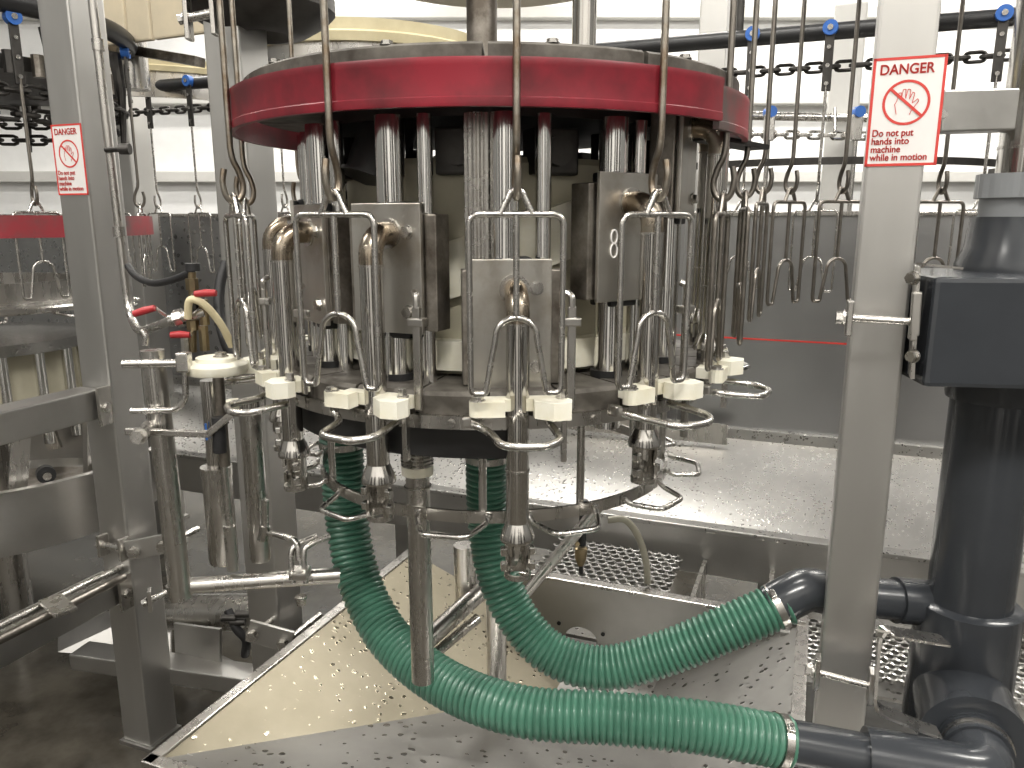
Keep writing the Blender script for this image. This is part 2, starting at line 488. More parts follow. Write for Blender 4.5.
def grating(name, label, c, nu, nv, pitch, rz, zc, mat, group=None):
    """perforated plate: staggered round holes, all of it real geometry"""
    o = thing(name, label, 'grating', (c[0], c[1], zc), rz, group)
    mb = MB()
    seg = 8
    for i in range(nu):
        for j in range(nv):
            x = (i - nu / 2) * pitch + (pitch / 2 if j % 2 else 0)
            y = (j - nv / 2) * pitch * 0.87
            # square cell with an octagonal hole
            sq, hole = [], []
            for k in range(seg):
                a = 2 * PI * (k + 0.5) / seg
                hole.append((x + math.cos(a) * pitch * 0.37, y + math.sin(a) * pitch * 0.37))
                m = max(abs(math.cos(a)), abs(math.sin(a)))
                sq.append((x + math.cos(a) / m * pitch * 0.5, y + math.sin(a) / m * pitch * 0.435))
            vs = [(p[0], p[1], 0) for p in sq] + [(p[0], p[1], 0.002) for p in hole] + [(p[0], p[1], -0.012) for p in hole]
            fs = []
            for k in range(seg):
                k2 = (k + 1) % seg
                fs.append((k, k2, seg + k2, seg + k)); fs.append((seg + k, seg + k2, 2 * seg + k2, 2 * seg + k))
            mb.add(vs, fs)
    p = mb.build('perforated_plate', mat, o, local=True)
    p['kind'] = 'stuff'
    return o
GRATE = metal('grating_steel', (0.66, 0.65, 0.63), 0.3, var=0.2, sc=30)
g1 = PZ(597, 574, 0.44)
g1 = F(g1.dot(FU) + 0.02, 0.755, 0)
grating('floor_grating', 'perforated steel grating below the brass nozzle, behind the tray wall', g1, 13, 11, 0.030, FA, 0.435, GRATE)
g2 = PZ(900, 650, 0.16)
grating('floor_grating', 'perforated steel grating on the floor below the lower grey pipe clamp', PZ(865, 648, 0.275), 26, 10, 0.03, FA, 0.275, GRATE)
grating('floor_grating', 'perforated steel grating to the right of the thick grey pipe', PZ(1050, 662, 0.275), 10, 12, 0.03, FA, 0.275, GRATE)

# ------------------------------------------------------------------ hopper shaped drip tray
t = thing('drip_tray', 'hopper shaped stainless drip tray wet with droplets under the green hoses', 'drip tray', F(0.03, 0.1, 0.0), FA)
u0, u1, v0, v1, zt = -0.52, 0.60, -0.42, 0.585, 0.44
ox0, ox1, oy0, oy1, zb = 0.02, 0.26, 0.34, 0.575, 0.235
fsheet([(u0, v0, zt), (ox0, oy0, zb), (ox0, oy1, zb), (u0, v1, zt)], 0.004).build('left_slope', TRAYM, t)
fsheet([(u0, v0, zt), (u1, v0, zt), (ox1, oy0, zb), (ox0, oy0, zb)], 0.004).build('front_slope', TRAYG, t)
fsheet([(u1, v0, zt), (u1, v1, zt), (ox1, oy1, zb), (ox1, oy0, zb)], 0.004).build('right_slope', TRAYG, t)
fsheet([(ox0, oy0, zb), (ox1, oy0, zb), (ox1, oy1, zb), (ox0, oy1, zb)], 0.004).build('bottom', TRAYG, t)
mb = MB(); mb.box((u0 - 0.012, (v0 + v1) / 2, zt), (0.028, v1 - v0 + 0.05, 0.012), RZ, bev=0.003); mb.build('left_rim', STEEL, t)
mb = MB(); mb.box((u1 + 0.012, (v0 + v1) / 2, zt), (0.028, v1 - v0 + 0.05, 0.012), RZ, bev=0.003); mb.build('right_rim', STEEL, t)
mb = MB(); mb.box(((u0 + u1) / 2, v0 - 0.012, zt), (u1 - u0 + 0.05, 0.028, 0.012), RZ, bev=0.003); mb.build('front_rim', STEEL, t)
# upright back wall with a hand hole, cut as four pieces joined round the hole
hz = PV(581, 640, v1 - 0.02)
hu = hz.dot(FU); hzz = hz.z
wtop = 0.442
mb = MB()
A = [(u0 + 0.3, wtop), (u1 + 0.02, wtop), (u1 + 0.02, 0.28), (u0 + 0.3, 0.28)]
seg = 24; ring = [(hu + 0.048 * math.cos(2 * PI * k / seg), hzz + 0.040 * math.sin(2 * PI * k / seg)) for k in range(seg)]
def outer(k):
    c, s_ = math.cos(2 * PI * k / seg), math.sin(2 * PI * k / seg)
    ts = []
    if c > 1e-6: ts.append((u1 + 0.02 - hu) / c)
    if c < -1e-6: ts.append((u0 + 0.3 - hu) / c)
    if s_ > 1e-6: ts.append((wtop - hzz) / s_)
    if s_ < -1e-6: ts.append((0.20 - hzz) / s_)
    tt = min(ts); return (hu + tt * c, hzz + tt * s_)
for dv, flip in ((0, 1), (0.006, -1)):
    vs = [F(a, v1 - 0.02 + dv, b_) for a, b_ in ring] + [F(*((outer(k)[0]), v1 - 0.02 + dv, outer(k)[1])) for k in range(seg)]
    mb.add(vs, [(k, (k + 1) % seg, seg + (k + 1) % seg, seg + k)[::flip] for k in range(seg)])
vs = [F(a, v1 - 0.02, b_) for a, b_ in ring] + [F(a, v1 - 0.014, b_) for a, b_ in ring]
mb.add(vs, [(k, (k + 1) % seg, seg + (k + 1) % seg, seg + k) for k in range(seg)])
mb.build('back_wall', BEAM, t)
mb = MB(); mb.box(((u0 + u1) / 2 + 0.16, v1 - 0.012, wtop + 0.005), (u1 - u0 - 0.28, 0.035, 0.010), RZ, bev=0.003); mb.build('back_rim', STEEL, t)
for (px, py) in ((559, 623), (603, 634), (560, 655)):
    q = PV(px, py, v1 - 0.0215)
    mb = MB(); mb.cyl(q, q - FV * 0.003, 0.006, 10); mb.build('bolt_hole', BLACK, t)
for u, v in ((u0 + 0.02, v0 + 0.02), (u1 - 0.02, v0 + 0.02), (u0 + 0.02, v1 - 0.04), (u1 - 0.02, v1 - 0.04)):
    mb = MB(); mb.box((u, v, 0.215), (0.04, 0.04, 0.43), RZ); mb.build('leg', POST, t)

# ------------------------------------------------------------------ posts
def square_tube(mb, c, w, z0, z1, rz):
    mb.box((c[0], c[1], (z0 + z1) / 2), (w, w, z1 - z0), Matrix.Identity(4), rz, bev=w * 0.06)
RPX, RPY = 0.678, -0.145
def post(name, label, c, z0, z1, wid=0.1, mat=POST, base=True):
    t = thing(name, label, 'post', (c[0], c[1], z0), FA, 'square steel posts')
    mb = MB(); square_tube(mb, c, wid, z0 + 0.012, z1, FA); mb.build('tube', mat, t)
    if base:
        mb = MB(); mb.box((c[0], c[1], z0 + 0.006), (wid * 1.15, wid * 1.15, 0.012), None, FA); mb.build('base_plate', BEAM, t)
    return t
def face_M(c, wid, side):
    """matrix on a post face: x along the face, y up, z outwards. side 'f' faces the camera side (-v), 'r' faces +u"""
    if side == 'f':
        n, x = -FV, FU
    else:
        n, x = FU, FV
    M = Matrix((x, Vector((0, 0, 1)), n)).transposed().to_4x4()
    M.translation = Vector((c[0], c[1], 0)) + n * wid / 2
    return M

post_right = post('support_post', 'square stainless post carrying the large danger sign', (RPX, RPY), 0.0, 3.0, 0.088)
LPX, LPY = -1.0, 0.46
post_left = post('support_post', 'square stainless post carrying the small distant danger sign', (LPX, LPY), 0.0, 3.0)
BPX, BPY = -0.605, 0.42
post_mid = post('support_post', 'square stainless post just behind the left edge of the red ring', (BPX, BPY), 0.0, 3.0)
# far posts
fp = P(130, 150, 3.6)
post('support_post', 'wet square steel post under the cream curved guide', (fp.x, fp.y), 0.0, 2.14, 0.13)
fp = P(713, 60, 3.55)
post('support_post', 'tall square steel post rising behind the right end of the red ring', (fp.x, fp.y), 0.0, 3.2, 0.115)
fp = P(835, 200, 4.4)
post('support_post', 'pale grey post far behind the hanging shackles', (fp.x, fp.y), 0.0, 2.55, 0.16, LIGHTG)

# clamps on the posts: flat bar, rod, nuts
def clamp_rod(name, label, a, b, r, plate_h, pm=STEEL):
    t = thing(name, label, 'clamp', (a + b) / 2)
    mb = MB(); mb.cyl(a, b, r, 12); mb.build('rod', ROD, t)
    d = (b - a).normalized()
    for q in (a, b):
        mb = MB(); mb.beam(q + Vector((0, 0, plate_h / 2)) , q - Vector((0, 0, plate_h / 2)), 0.03, 0.010, up=d, bev=0.002); mb.build('end_plate', pm, t)
    mb = MB(); hexbolt(mb, a - d * 0.006, -d, 0.011, 0.014); mb.build('nut', ROD, t)
    return t
clamp_rod('post_clamp', 'round rod clamp across the front of the danger sign post beside the grey box', P(849, 318, 1.27), P(914, 322, 1.24), 0.0065, 0.058)
clamp_rod('post_clamp', 'round rod clamp low on the danger sign post above the grey pipe', P(817, 672, 1.27), P(871, 686, 1.24), 0.006, 0.062)

# ------------------------------------------------------------------ signs
def text_mesh(txt, size, align='LEFT'):
    c = bpy.data.curves.new('lettering', 'FONT')
    c.body = txt; c.size = size; c.align_x = align; c.extrude = 0.0002; c.offset = 0.0
    o = bpy.data.objects.new('lettering', c); COL.objects.link(o)
    bpy.context.view_layer.update()
    dg = bpy.context.evaluated_depsgraph_get()
    me = bpy.data.meshes.new_from_object(o.evaluated_get(dg))
    bpy.data.objects.remove(o); bpy.data.curves.remove(c)
    vs = [v.co.copy() for v in me.vertices]; fs = [tuple(p.vertices) for p in me.polygons]
    bpy.data.meshes.remove(me)
    return vs, fs
def add_text(txt, size, x, y, parent, M, mat, name='lettering', sx=1.0, bold=0.0):
    vs, fs = text_mesh(txt, size)
    mb = MB()
    offs = [(0, 0)] if not bold else [(-bold, 0), (bold, 0), (0, bold), (0, -bold)]
    for ox, oy in offs:
        mb.add([(v.x * sx + x + ox, v.y + y + oy, v.z + 0.0022) for v in vs], fs, False, M)
    return mb.build(name, mat, parent)
def danger_sign(label, M, wd, ht):
    o = M @ Vector((0, -ht / 2, 0))
    t = thing('danger_sign', label, 'sign', o)
    k = wd / 0.105
    mb = MB(); mb.box((0, 0, 0.0008), (wd, ht, 0.0016), M); mb.build('sign_plate', SIGNW, t)
    mb = MB(); bw = 0.0042 * k
    for c, s in (((0, ht / 2 - bw / 2), (wd, bw)), ((0, -ht / 2 + bw / 2), (wd, bw)), ((wd / 2 - bw / 2, 0), (bw, ht)), ((-wd / 2 + bw / 2, 0), (bw, ht))):
        mb.box((c[0], c[1], 0.0012), (s[0], s[1], 0.0018), M)
    mb.build('red_border', SIGNR, t)
    add_text('DANGER', 0.0215 * k, -0.0425 * k, ht / 2 - 0.0255 * k, t, M, SIGNR, sx=0.90, bold=0.0005 * k)
    cy = ht * 0.085
    mb = MB(); R_, r_ = 0.0345 * k, 0.0305 * k
    mb.add([((R_ if j else r_) * math.cos(2 * PI * i / 40), cy + (R_ if j else r_) * math.sin(2 * PI * i / 40), 0.0022) for i in range(40) for j in (0, 1)],
           [(2 * i, 2 * i + 1, (2 * i + 3) % 80, (2 * i + 2) % 80) for i in range(40)], False, M)
    L = Matrix.Rotation(rad(-42), 4, 'Z'); T = M @ Matrix.Translation((0, cy, 0.0021)) @ L
    mb.box((0, 0, 0.0004), (2 * r_, 0.0042 * k, 0.0004), T); mb.build('prohibition_ring', SIGNR, t)
    # open hand drawn in thin red line
    mb = MB(); hand = [(-10, -14), (-13, -2), (-11, 2), (-9, 12), (-6.5, 12), (-6, 4), (-4.5, 16), (-1.5, 16), (-1, 5), (1, 16), (4, 15.5), (3.5, 4), (6.5, 12), (9, 11), (7, -1), (13, 4), (14.5, 1.5), (7, -10), (5, -15)]
    for a, b_ in zip(hand, hand[1:]):
        A_, B_ = Vector((a[0] * 0.00125 * k, cy + a[1] * 0.00125 * k, 0.0022)), Vector((b_[0] * 0.00125 * k, cy + b_[1] * 0.00125 * k, 0.0022))
        mb.tube([A_, B_], 0.0005 * k, 5, M=M)
    mb.build('hand_drawing', SIGNR, t)
    for i, ln in enumerate(('Do not put', 'hands into', 'machine', 'while in motion')):
        add_text(ln, 0.0150 * k, -0.0455 * k, -0.0365 * k - i * 0.0125 * k * ht / wd / 1.57, t, M, SIGNR, sx=0.88, bold=0.00035 * k)
    return t
Mr = face_M((RPX, RPY), 0.088, 'f')
sz = PV(905, 112, Vector((RPX, RPY, 0)).dot(FV) - 0.044)
danger_sign('large white and red danger sign with crossed out hand on the right post', Mr @ Matrix.Translation((sz.dot(FU) - Vector((RPX, RPY, 0)).dot(FU), sz.z, 0)), 0.106, 0.168)
Ml = face_M((LPX, LPY), 0.1, 'f')
sz = PV(67, 160, Vector((LPX, LPY, 0)).dot(FV) - 0.05)
danger_sign('small looking white and red danger sign on the left post', Ml @ Matrix.Translation((0.0, sz.z, 0)), 0.098, 0.163)

# ------------------------------------------------------------------ the carousel
TH = [-54 + 30 * k for k in range(12)]
def pol(R, deg, z):
    a = rad(deg)
    return Vector((R * math.sin(a), -R * math.cos(a), z))

car = thing('carousel_machine', 'round stainless carousel with chrome columns inside the red ring', 'machine', (0, 0, 0.3))
# top plate of segments, gap at every joint
mb0 = MB(); mb0.lathe([(0.28, 1.625), (0.433, 1.625), (0.436, 1.63), (0.436, 1.672), (0.430, 1.676), (0.28, 1.676)], seg=8, a0=rad(0.5), a1=rad(29.5))
seg0 = mb0.build('top_plate_segment', GRIME, car)
for k in range(1, 12): share(seg0, car, Matrix.Rotation(rad(30 * k), 4, 'Z'))
for k in range(12):
    mb = MB(); q = pol(0.424, 30 * k + 12, 1.676); hexbolt(mb, q, (0, 0, 1), 0.008, 0.006); mb.build('bolt', ROD, car)
mb = MB(); mb.lathe([(0.02, 1.60), (0.31, 1.60), (0.31, 1.625), (0.02, 1.625)], seg=40); mb.build('upper_disc', DARKM, car)
# columns
colA = colB = None
for k, th in enumerate(TH):
    pa, pb = pol(0.336, th - 1.8, 0), pol(0.336, th + 8, 0)
    if colA is None:
        WM[car] = WM[car]
        mb = MB(); mb.cyl((pa.x, pa.y, 1.12), (pa.x, pa.y, 1.60), 0.0225, 28); colA = mb.build('column', CHROME, car)
        mb = MB(); mb.cyl((pb.x, pb.y, 1.14), (pb.x, pb.y, 1.60), 0.0118, 18); colB = mb.build('guide_rod', CHROME, car)
        mb = MB(); mb.lathe([(0.008, 1.195), (0.026, 1.195), (0.026, 1.215), (0.008, 1.215)], c=(pa.x * 0.99, pa.y * 0.99, 0), seg=20, smooth=False); sl = mb.build('lower_bush', BLACK, car)
    else:
        R = Matrix.Rotation(rad(30 * k), 4, 'Z')
        for s_ in (colA, colB, sl): share(s_, car, R)
# splined drive shaft
mb = MB(); q = pol(0.328, -2.6, 0)
pts = []
n = 48
prof = [(0.0175 + (0.0035 if (i // 2) % 2 else 0)) for i in range(n)]
vs = [(q.x + prof[i] * math.cos(2 * PI * i / n), q.y + prof[i] * math.sin(2 * PI * i / n), z) for z in (1.22, 1.60) for i in range(n)]
mb.add(vs, [(i, (i + 1) % n, n + (i + 1) % n, n + i) for i in range(n)])
mb.build('splined_shaft', ROD, car)
# cam drum with slanted white cam band
mb = MB(); mb.lathe([(0.262, 1.18), (0.27, 1.19), (0.27, 1.535), (0.262, 1.545), (0.05, 1.545), (0.05, 1.18)], seg=64, smooth=False); mb.build('cam_drum', DRUM, car)
mb = MB(); N = 72
vs = []
for i in range(N):
    th = 360 * i / N
    zc = 1.40 + 0.09 * math.cos(rad(th - 95))
    for r, dz in ((0.268, -0.045), (0.283, -0.045), (0.283, 0.045), (0.268, 0.045)):
        vs.append(pol(r, th, zc + dz))
mb.add(vs, [(i * 4 + a, ((i + 1) % N) * 4 + a, ((i + 1) % N) * 4 + (a + 1) % 4, i * 4 + (a + 1) % 4) for i in range(N) for a in range(4)])
mb.build('cam_track', WHITEP, car)
mb = MB(); mb.lathe([(0.27, 1.215), (0.30, 1.215), (0.30, 1.262), (0.27, 1.262)], seg=48, smooth=False); mb.build('white_foot_ring', WHITEP, car)
# dark roller carriages between drum and top plate
for k, th in enumerate(TH):
    q = pol(0.265, th + 15, 1.552)
    mb = MB(); mb.box(q, (0.075, 0.05, 0.07), None, rad(th + 15), bev=0.004)
    c0 = pol(0.285, th + 15, 1.552); c1 = pol(0.302, th + 15, 1.552)
    mb.cyl(c0, c1, 0.022, 16); mb.build('cam_roller', DARKM, car)
# gearmotor leaning behind the columns
mb = MB(); a, b = P(372, 178, 1.28), P(392, 118, 1.30)
mb.cyl(a, b, 0.045, 24); mb.cyl(a + (a - b) * 0.05, a, 0.052, 24); mb.build('gear_motor', BLACKP, car)
# lower plate segments
mb = MB(); mb.lathe([(0.25, 1.165), (0.402, 1.165), (0.405, 1.172), (0.405, 1.198), (0.40, 1.204), (0.25, 1.204)], seg=5, a0=rad(0.4), a1=rad(14.6))
s0 = mb.build('lower_plate_segment', GRIME, car)
for k in range(1, 24): share(s0, car, Matrix.Rotation(rad(15 * k), 4, 'Z'))
mb = MB(); mb.lathe([(0.05, 1.165), (0.26, 1.165), (0.26, 1.195), (0.05, 1.195)], seg=40); mb.build('lower_disc', GRIME, car)
mb = MB(); mb.lathe([(0.405, 1.150), (0.413, 1.150), (0.413, 1.170), (0.405, 1.170)], seg=72); mb.build('steel_band', STEEL, car)
mb = MB(); mb.lathe([(0.20, 1.098), (0.386, 1.098), (0.390, 1.104), (0.390, 1.150), (0.20, 1.150)], seg=40, a0=rad(-100), a1=rad(9)); mb.build('black_ring', BLACKP, car)
for k in range(24):
    mb = MB(); q = pol(0.412, 15 * k + 7.5, 1.16); hexbolt(mb, q, pol(1, 15 * k + 7.5, 0), 0.005, 0.005); mb.build('bolt', ROD, car)
# main column down to the tray and two slanted braces
mb = MB(); mb.cyl((0.0, 0.0, 1.1), (0.0, 0.0, 1.62), 0.05, 28); mb.build('main_shaft', STEEL, car)
a, b = P(482, 45, 1.22), None
mb = MB(); mb.cyl((a.x, a.y, 1.66), (a.x, a.y, 2.2), 0.0225, 24); mb.build('upper_shaft', BLOCK, car)
a = P(584, 43, 1.26)
mb = MB(); mb.cyl((a.x, a.y, 1.665), (a.x, a.y, 2.2), 0.0185, 24); mb.build('upper_shaft', TUBE, car)
mb = MB(); mb.lathe([(0.0, 1.664), (0.036, 1.664), (0.036, 1.680), (0.022, 1.686), (0.0, 1.686)], c=(a.x, a.y, 0), seg=24); mb.build('shaft_flange', STEEL, car)

# sprocket over the carousel
t = thing('conveyor_sprocket', 'cream plastic sprocket wheel with notched teeth above the red ring', 'sprocket', (0, 0.04, 1.89))
NT = 20
poly = []
for k in range(NT):
    for da, rr in ((0, 0.30), (0.12, 0.30), (0.22, 0.283), (0.36, 0.274), (0.64, 0.274), (0.78, 0.283), (0.88, 0.30)):
        an = 2 * PI * (k + da) / NT
        poly.append((rr * math.sin(an), 0.04 - rr * math.cos(an)))
mb = MB(); mb.prism(poly, 1.915, 1.935); mb.build('toothed_wheel', GRIME, t)
mb = MB(); mb.lathe([(0.05, 1.895), (0.255, 1.895), (0.262, 1.900), (0.262, 1.914), (0.05, 1.914)], c=(0, 0.04, 0), seg=48); mb.build('wheel_body', CREAM, t)
mb = MB(); mb.cyl((0, 0.04, 1.915), (0, 0.04, 2.2), 0.04, 24); mb.build('hub', STEEL, t)

# ------------------------------------------------------------------ red guide ring (two pieces)
def ring_piece(name, label, R, a0, a1, z0, z1, mat, cat='guide ring'):
    mb = MB()
    pr = [(R - 0.009, z0), (R + 0.0005, z0), (R + 0.0012, z0 + 0.003), (R + 0.0012, z0 + 0.011), (R, z0 + 0.0125), (R, z1 - 0.010), (R + 0.0012, z1 - 0.006), (R, z1), (R - 0.009, z1)]
    mb.lathe(pr, seg=max(6, int(abs(a1 - a0) / 2.5)), a0=rad(a0), a1=rad(a1))
    o = mb.build(name, mat)
    return tag(o, label, cat)
RZ0, RZ1 = 1.592, 1.652
ring_piece('red_guide_ring', 'wide curved red plastic guide ring round the top of the carousel', 0.462, -128, 48, RZ0, RZ1, RED)
ring_piece('red_guide_ring', 'short grimy red guide piece at the right end of the ring', 0.454, 48.6, 104, RZ0 - 0.010, RZ1 - 0.008, REDG)
t = thing('guide_ring_bracket', 'dark flat steel bracket under the right end of the red ring', 'bracket', P(730, 140, 1.38))
mb = MB(); mb.beam(P(703, 138, 1.36), P(757, 148, 1.5), 0.05, 0.008); mb.build('bracket_plate', DARKM, t)

# ------------------------------------------------------------------ suction units: plate, block, elbow tube, muzzle
def suction_unit():
    t = thing('suction_unit', 'x', 'suction unit', (0, 0, 0), 0, 'suction units round the carousel')
    L = dict(local=True)
    mb = MB(); mb.box((-0.004, 0.05, -0.052), (0.120, 0.007, 0.192), bev=0.0015); mb.build('front_plate', PLATE, t, **L)
    mb = MB(); mb.box((0.0, 0.0785, -0.055), (0.110, 0.050, 0.17), bev=0.003); mb.build('slide_block', BLOCK, t, **L)
    for s_ in (-1, 1):
        mb = MB(); mb.box((s_ * 0.066, 0.077, -0.058), (0.020, 0.040, 0.172), bev=0.002); mb.build('side_jaw', BLOCK, t, **L)
    for zz in (0.038, -0.150):
        mb = MB(); mb.box((0.0, 0.080, zz), (0.056, 0.050, 0.016), bev=0.004); mb.build('wiper_seal', BLACK, t, **L)
    for (x, z) in ((0.033, 0.002), (0.033, -0.115)):
        mb = MB(); hexbolt(mb, (x, 0.0465, z), (0, -1, 0), 0.0085, 0.009); mb.build('bolt', ROD, t, **L)
    mb = MB(); mb.lathe([(0.016, 0), (0.0225, 0), (0.0225, 0.004), (0.016, 0.004)], seg=24, M=Matrix.Translation((0.0, 0.0465, 0)) @ Matrix.Rotation(rad(90), 4, 'X')); mb.build('flange', ROD, t, **L)
    el = [Vector((0, 0.046, 0))]
    for k in range(9):
        a = PI / 2 * k / 8
        el.append(Vector((0, 0.034 - 0.034 * math.sin(a), -0.034 + 0.034 * math.cos(a))))
    el.append(Vector((0, 0, -0.045)))
    mb = MB(); mb.tube(el, 0.0172, 20); e = mb.build('elbow', ELBOW, t, **L)
    mb = MB(); mb.tube([(0, 0, -0.0445 - 0.0015), (0, 0, -0.0445 + 0.0015)], 0.0182, 20); mb.build('weld_seam', ROD, e, **L)
    mb = MB(); mb.cyl((0, 0, -0.045), (0, 0, -0.355), 0.0172, 24); tb = mb.build('tube', TUBE, t, **L)
    mb = MB(); mb.lathe([(0.0172, -0.262), (0.0182, -0.262), (0.0182, -0.259), (0.0172, -0.259)], seg=24); mb.build('weld_seam', ROD, tb, **L)
    # muzzle: collar, open half shell with notched jaws and an end ring
    mb = MB()
    mb.lathe([(0.016, -0.374), (0.026, -0.371), (0.0265, -0.366), (0.023, -0.355), (0.0175, -0.342), (0.016, -0.342)], seg=24)
    mb.build('muzzle_collar', TUBE, t, **L)
    mb = MB()
    def shell_part(a0, a1, z0a, z0b, z1, r0, r1, n=8):
        vs, fs = [], []
        for i in range(n + 1):
            a = rad(a0 + (a1 - a0) * i / n)
            f = i / n
            zt_, zb_ = z1, z0a + (z0b - z0a) * f
            for r in (r0, r1):
                vs.append((r * math.sin(a), -r * math.cos(a), zt_)); vs.append((r * math.sin(a), -r * math.cos(a), zb_))
        for i in range(n):
            b, c = i * 4, (i + 1) * 4
            fs += [(b, c, c + 1, b + 1), (b + 2, b + 3, c + 3, c + 2), (b + 1, c + 1, c + 3, b + 3), (b, b + 2, c + 2, c)]
        fs += [(0, 1, 3, 2), (n * 4, n * 4 + 2, n * 4 + 3, n * 4 + 1)]
        mb.add(vs, fs)
    shell_part(70, 290, -0.424, -0.424, -0.37, 0.0165, 0.0195, 14)
    shell_part(28, 72, -0.392, -0.384, -0.37, 0.0165, 0.0205, 4)
    shell_part(-72, -28, -0.384, -0.392, -0.37, 0.0165, 0.0205, 4)
    shell_part(48, 72, -0.424, -0.424, -0.404, 0.0165, 0.0215, 4)
    shell_part(-72, -48, -0.424, -0.424, -0.404, 0.0165, 0.0215, 4)
    mb.build('muzzle', TUBE, t, **L)
    mb = MB(); mb.lathe([(0.0165, -0.430), (0.0205, -0.430), (0.0205, -0.422), (0.0165, -0.422)], seg=24); mb.build('muzzle_ring', ROD, t, **L)
    mb = MB()
    for s_ in (-1, 1):
        for zz in (-0.386, -0.410):
            mb.box((s_ * 0.0215, -0.006, zz), (0.009, 0.012, 0.013), bev=0.002)
    mb.beam((0.004, 0.012, -0.375), (-0.004, 0.014, -0.42), 0.004, 0.010)
    mb.build('muzzle_claw', CHROME, t, **L)
    return t
ZE = {-85: 1.44, -55: 1.43, -25: 1.43, 5: 1.35, 35: 1.475, 65: 1.60, 95: 1.62, -115: 1.46}
ULAB = {-85: 'steel suction unit on the far left of the carousel, mostly hidden behind the leftmost tube',
        -55: 'steel suction unit whose tube hangs leftmost, behind the left edge-on shackle',
        -25: 'steel suction unit whose tube stands over the left green hose',
        5: 'lowest steel suction unit, facing the camera behind the front shackle',
        35: 'steel suction unit marked with the number 8',
        65: 'steel suction unit with brown bent pipe under the right end of the red ring',
        95: 'steel suction unit at the back right of the carousel, next behind the brown bent pipe',
        -115: 'steel suction unit at the back left of the carousel, nearest the middle post'}
unit = suction_unit()
SU = {}
first = True
for th in (-115, -85, -55, -25, 5, 35, 65, 95):
    q = pol(0.413, th + 1.0, ZE[th])
    if first:
        unit.location = q; unit.rotation_euler = (0, 0, rad(th + 1)); unit['label'] = ULAB[th]
        WM[unit] = Matrix.Translation(q) @ Matrix.Rotation(rad(th + 1), 4, 'Z'); SU[th] = unit; first = False
    else:
        SU[th] = copy_tree(unit, q, rad(th + 1), ULAB[th])
M8 = WM[SU[35]] @ Matrix.Translation((-0.034, 0.0452, -0.060))
mb = MB()
for k, (dz, rx_, rz_) in enumerate(((0.010, 0.0062, 0.0100), (-0.0105, 0.0068, 0.0105))):
    mb.tube([M8 @ Vector((rx_ * math.cos(2 * PI * i_ / 18), 0, dz + rz_ * math.sin(2 * PI * i_ / 18))) for i_ in range(18)], 0.0013, 6, closed=True)
mb.build('number_mark', SIGNW, SU[35], label='number 8 drawn in pale marks')

# ------------------------------------------------------------------ cradle at every station: white pads, wire loop, push rod
def cradle():
    t = thing('bird_cradle', 'x', 'cradle', (0, 0, 0), 0, 'white padded cradles round the carousel')
    L = dict(local=True)
    rr = [(-0.058 - 0.012 * math.sin(PI * k / 6), -0.002 - 0.012 * math.cos(PI * k / 6)) for k in range(7)]
    poly = rr + [(-0.02, 0.012), (-0.02, 0.03), (0.03, 0.03), (0.062, 0.022), (0.062, 0.010), (0.020, 0.012), (0.020, 0.019), (-0.012, 0.019), (-0.018, -0.014)]
    # left pad
    mb = MB(); pl = rr[::-1] + [(-0.020, -0.014), (-0.020, 0.010)]
    mb.prism(pl, -0.011, 0.011); lp = mb.build('pad', WHITEP, t, **L)
    mb = MB(); hexbolt(mb, (-0.058, -0.002, 0.011), (0, 0, 1), 0.009, 0.006); mb.build('bolt', ROD, lp, **L)
    mb = MB(); mb.prism([(-0.05, 0.012), (0.062, 0.012), (0.070, 0.034), (-0.05, 0.034)], -0.009, 0.009); mb.build('pad_bar', WHITEP, t, **L)
    mb = MB(); mb.prism([(0.022, 0.010), (0.022, -0.012), (0.046, -0.030), (0.072, -0.026), (0.076, -0.004), (0.070, 0.010)], -0.014, 0.011); rp = mb.build('pad', WHITEP, t, **L)
    mb = MB(); hexbolt(mb, (0.062, 0.005, 0.011), (0, 0, 1), 0.007, 0.012); mb.build('bolt', ROD, rp, **L)
    pts = fillet([(-0.072, 0.012, -0.024), (-0.052, 0.004, -0.030), (-0.040, -0.014, -0.034), (-0.028, -0.074, -0.036), (0.030, -0.080, -0.036), (0.054, -0.056, -0.034), (0.050, -0.012, -0.030), (0.046, 0.020, -0.028)], 0.02, 5)
    mb = MB(); mb.tube(pts, 0.0057, 12); mb.build('wire_loop', ROD, t, **L)
    mb = MB(); mb.box((-0.074, 0.014, -0.022), (0.014, 0.022, 0.016), bev=0.003); mb.build('loop_clamp', STEEL, t, **L)
    mb = MB(); mb.box((0.078, 0.022, 0.065), (0.012, 0.007, 0.15), bev=0.0015); pr = mb.build('push_rod', STEEL, t, **L)
    mb = MB(); mb.box((0.078, 0.024, 0.118), (0.026, 0.018, 0.012), bev=0.002)
    mb.tube(fillet([(0.078, 0.022, 0.138), (0.078, 0.022, 0.155), (0.070, 0.030, 0.160)], 0.01, 4), 0.005, 8); mb.build('rod_clamp', STEEL, pr, **L)
    mb = MB(); mb.box((0.066, 0.004, -0.048), (0.008, 0.010, 0.07), bev=0.001); mb.build('stop_bar', STEEL, t, **L)
    return t
CLAB = {-115: 'white padded cradle at the back left of the carousel', -85: 'white padded cradle on the left side of the carousel, behind the white knob',
        -55: 'white padded cradle with wire loop round the leftmost tube', -25: 'white padded cradle with wire loop just above the left green hose',
        5: 'white padded cradle with wire loop at the very front below the front shackle', 35: 'white padded cradle with wire loop below the unit marked 8',
        65: 'white padded cradle with long wire loop before the plain grey splash wall', 95: 'white padded cradle at the back right, its loop furthest away'}
CZv = {-115: 1.195, -85: 1.19, -55: 1.19, -25: 1.19, 5: 1.19, 35: 1.195, 65: 1.195, 95: 1.195}
cr = cradle(); first = True
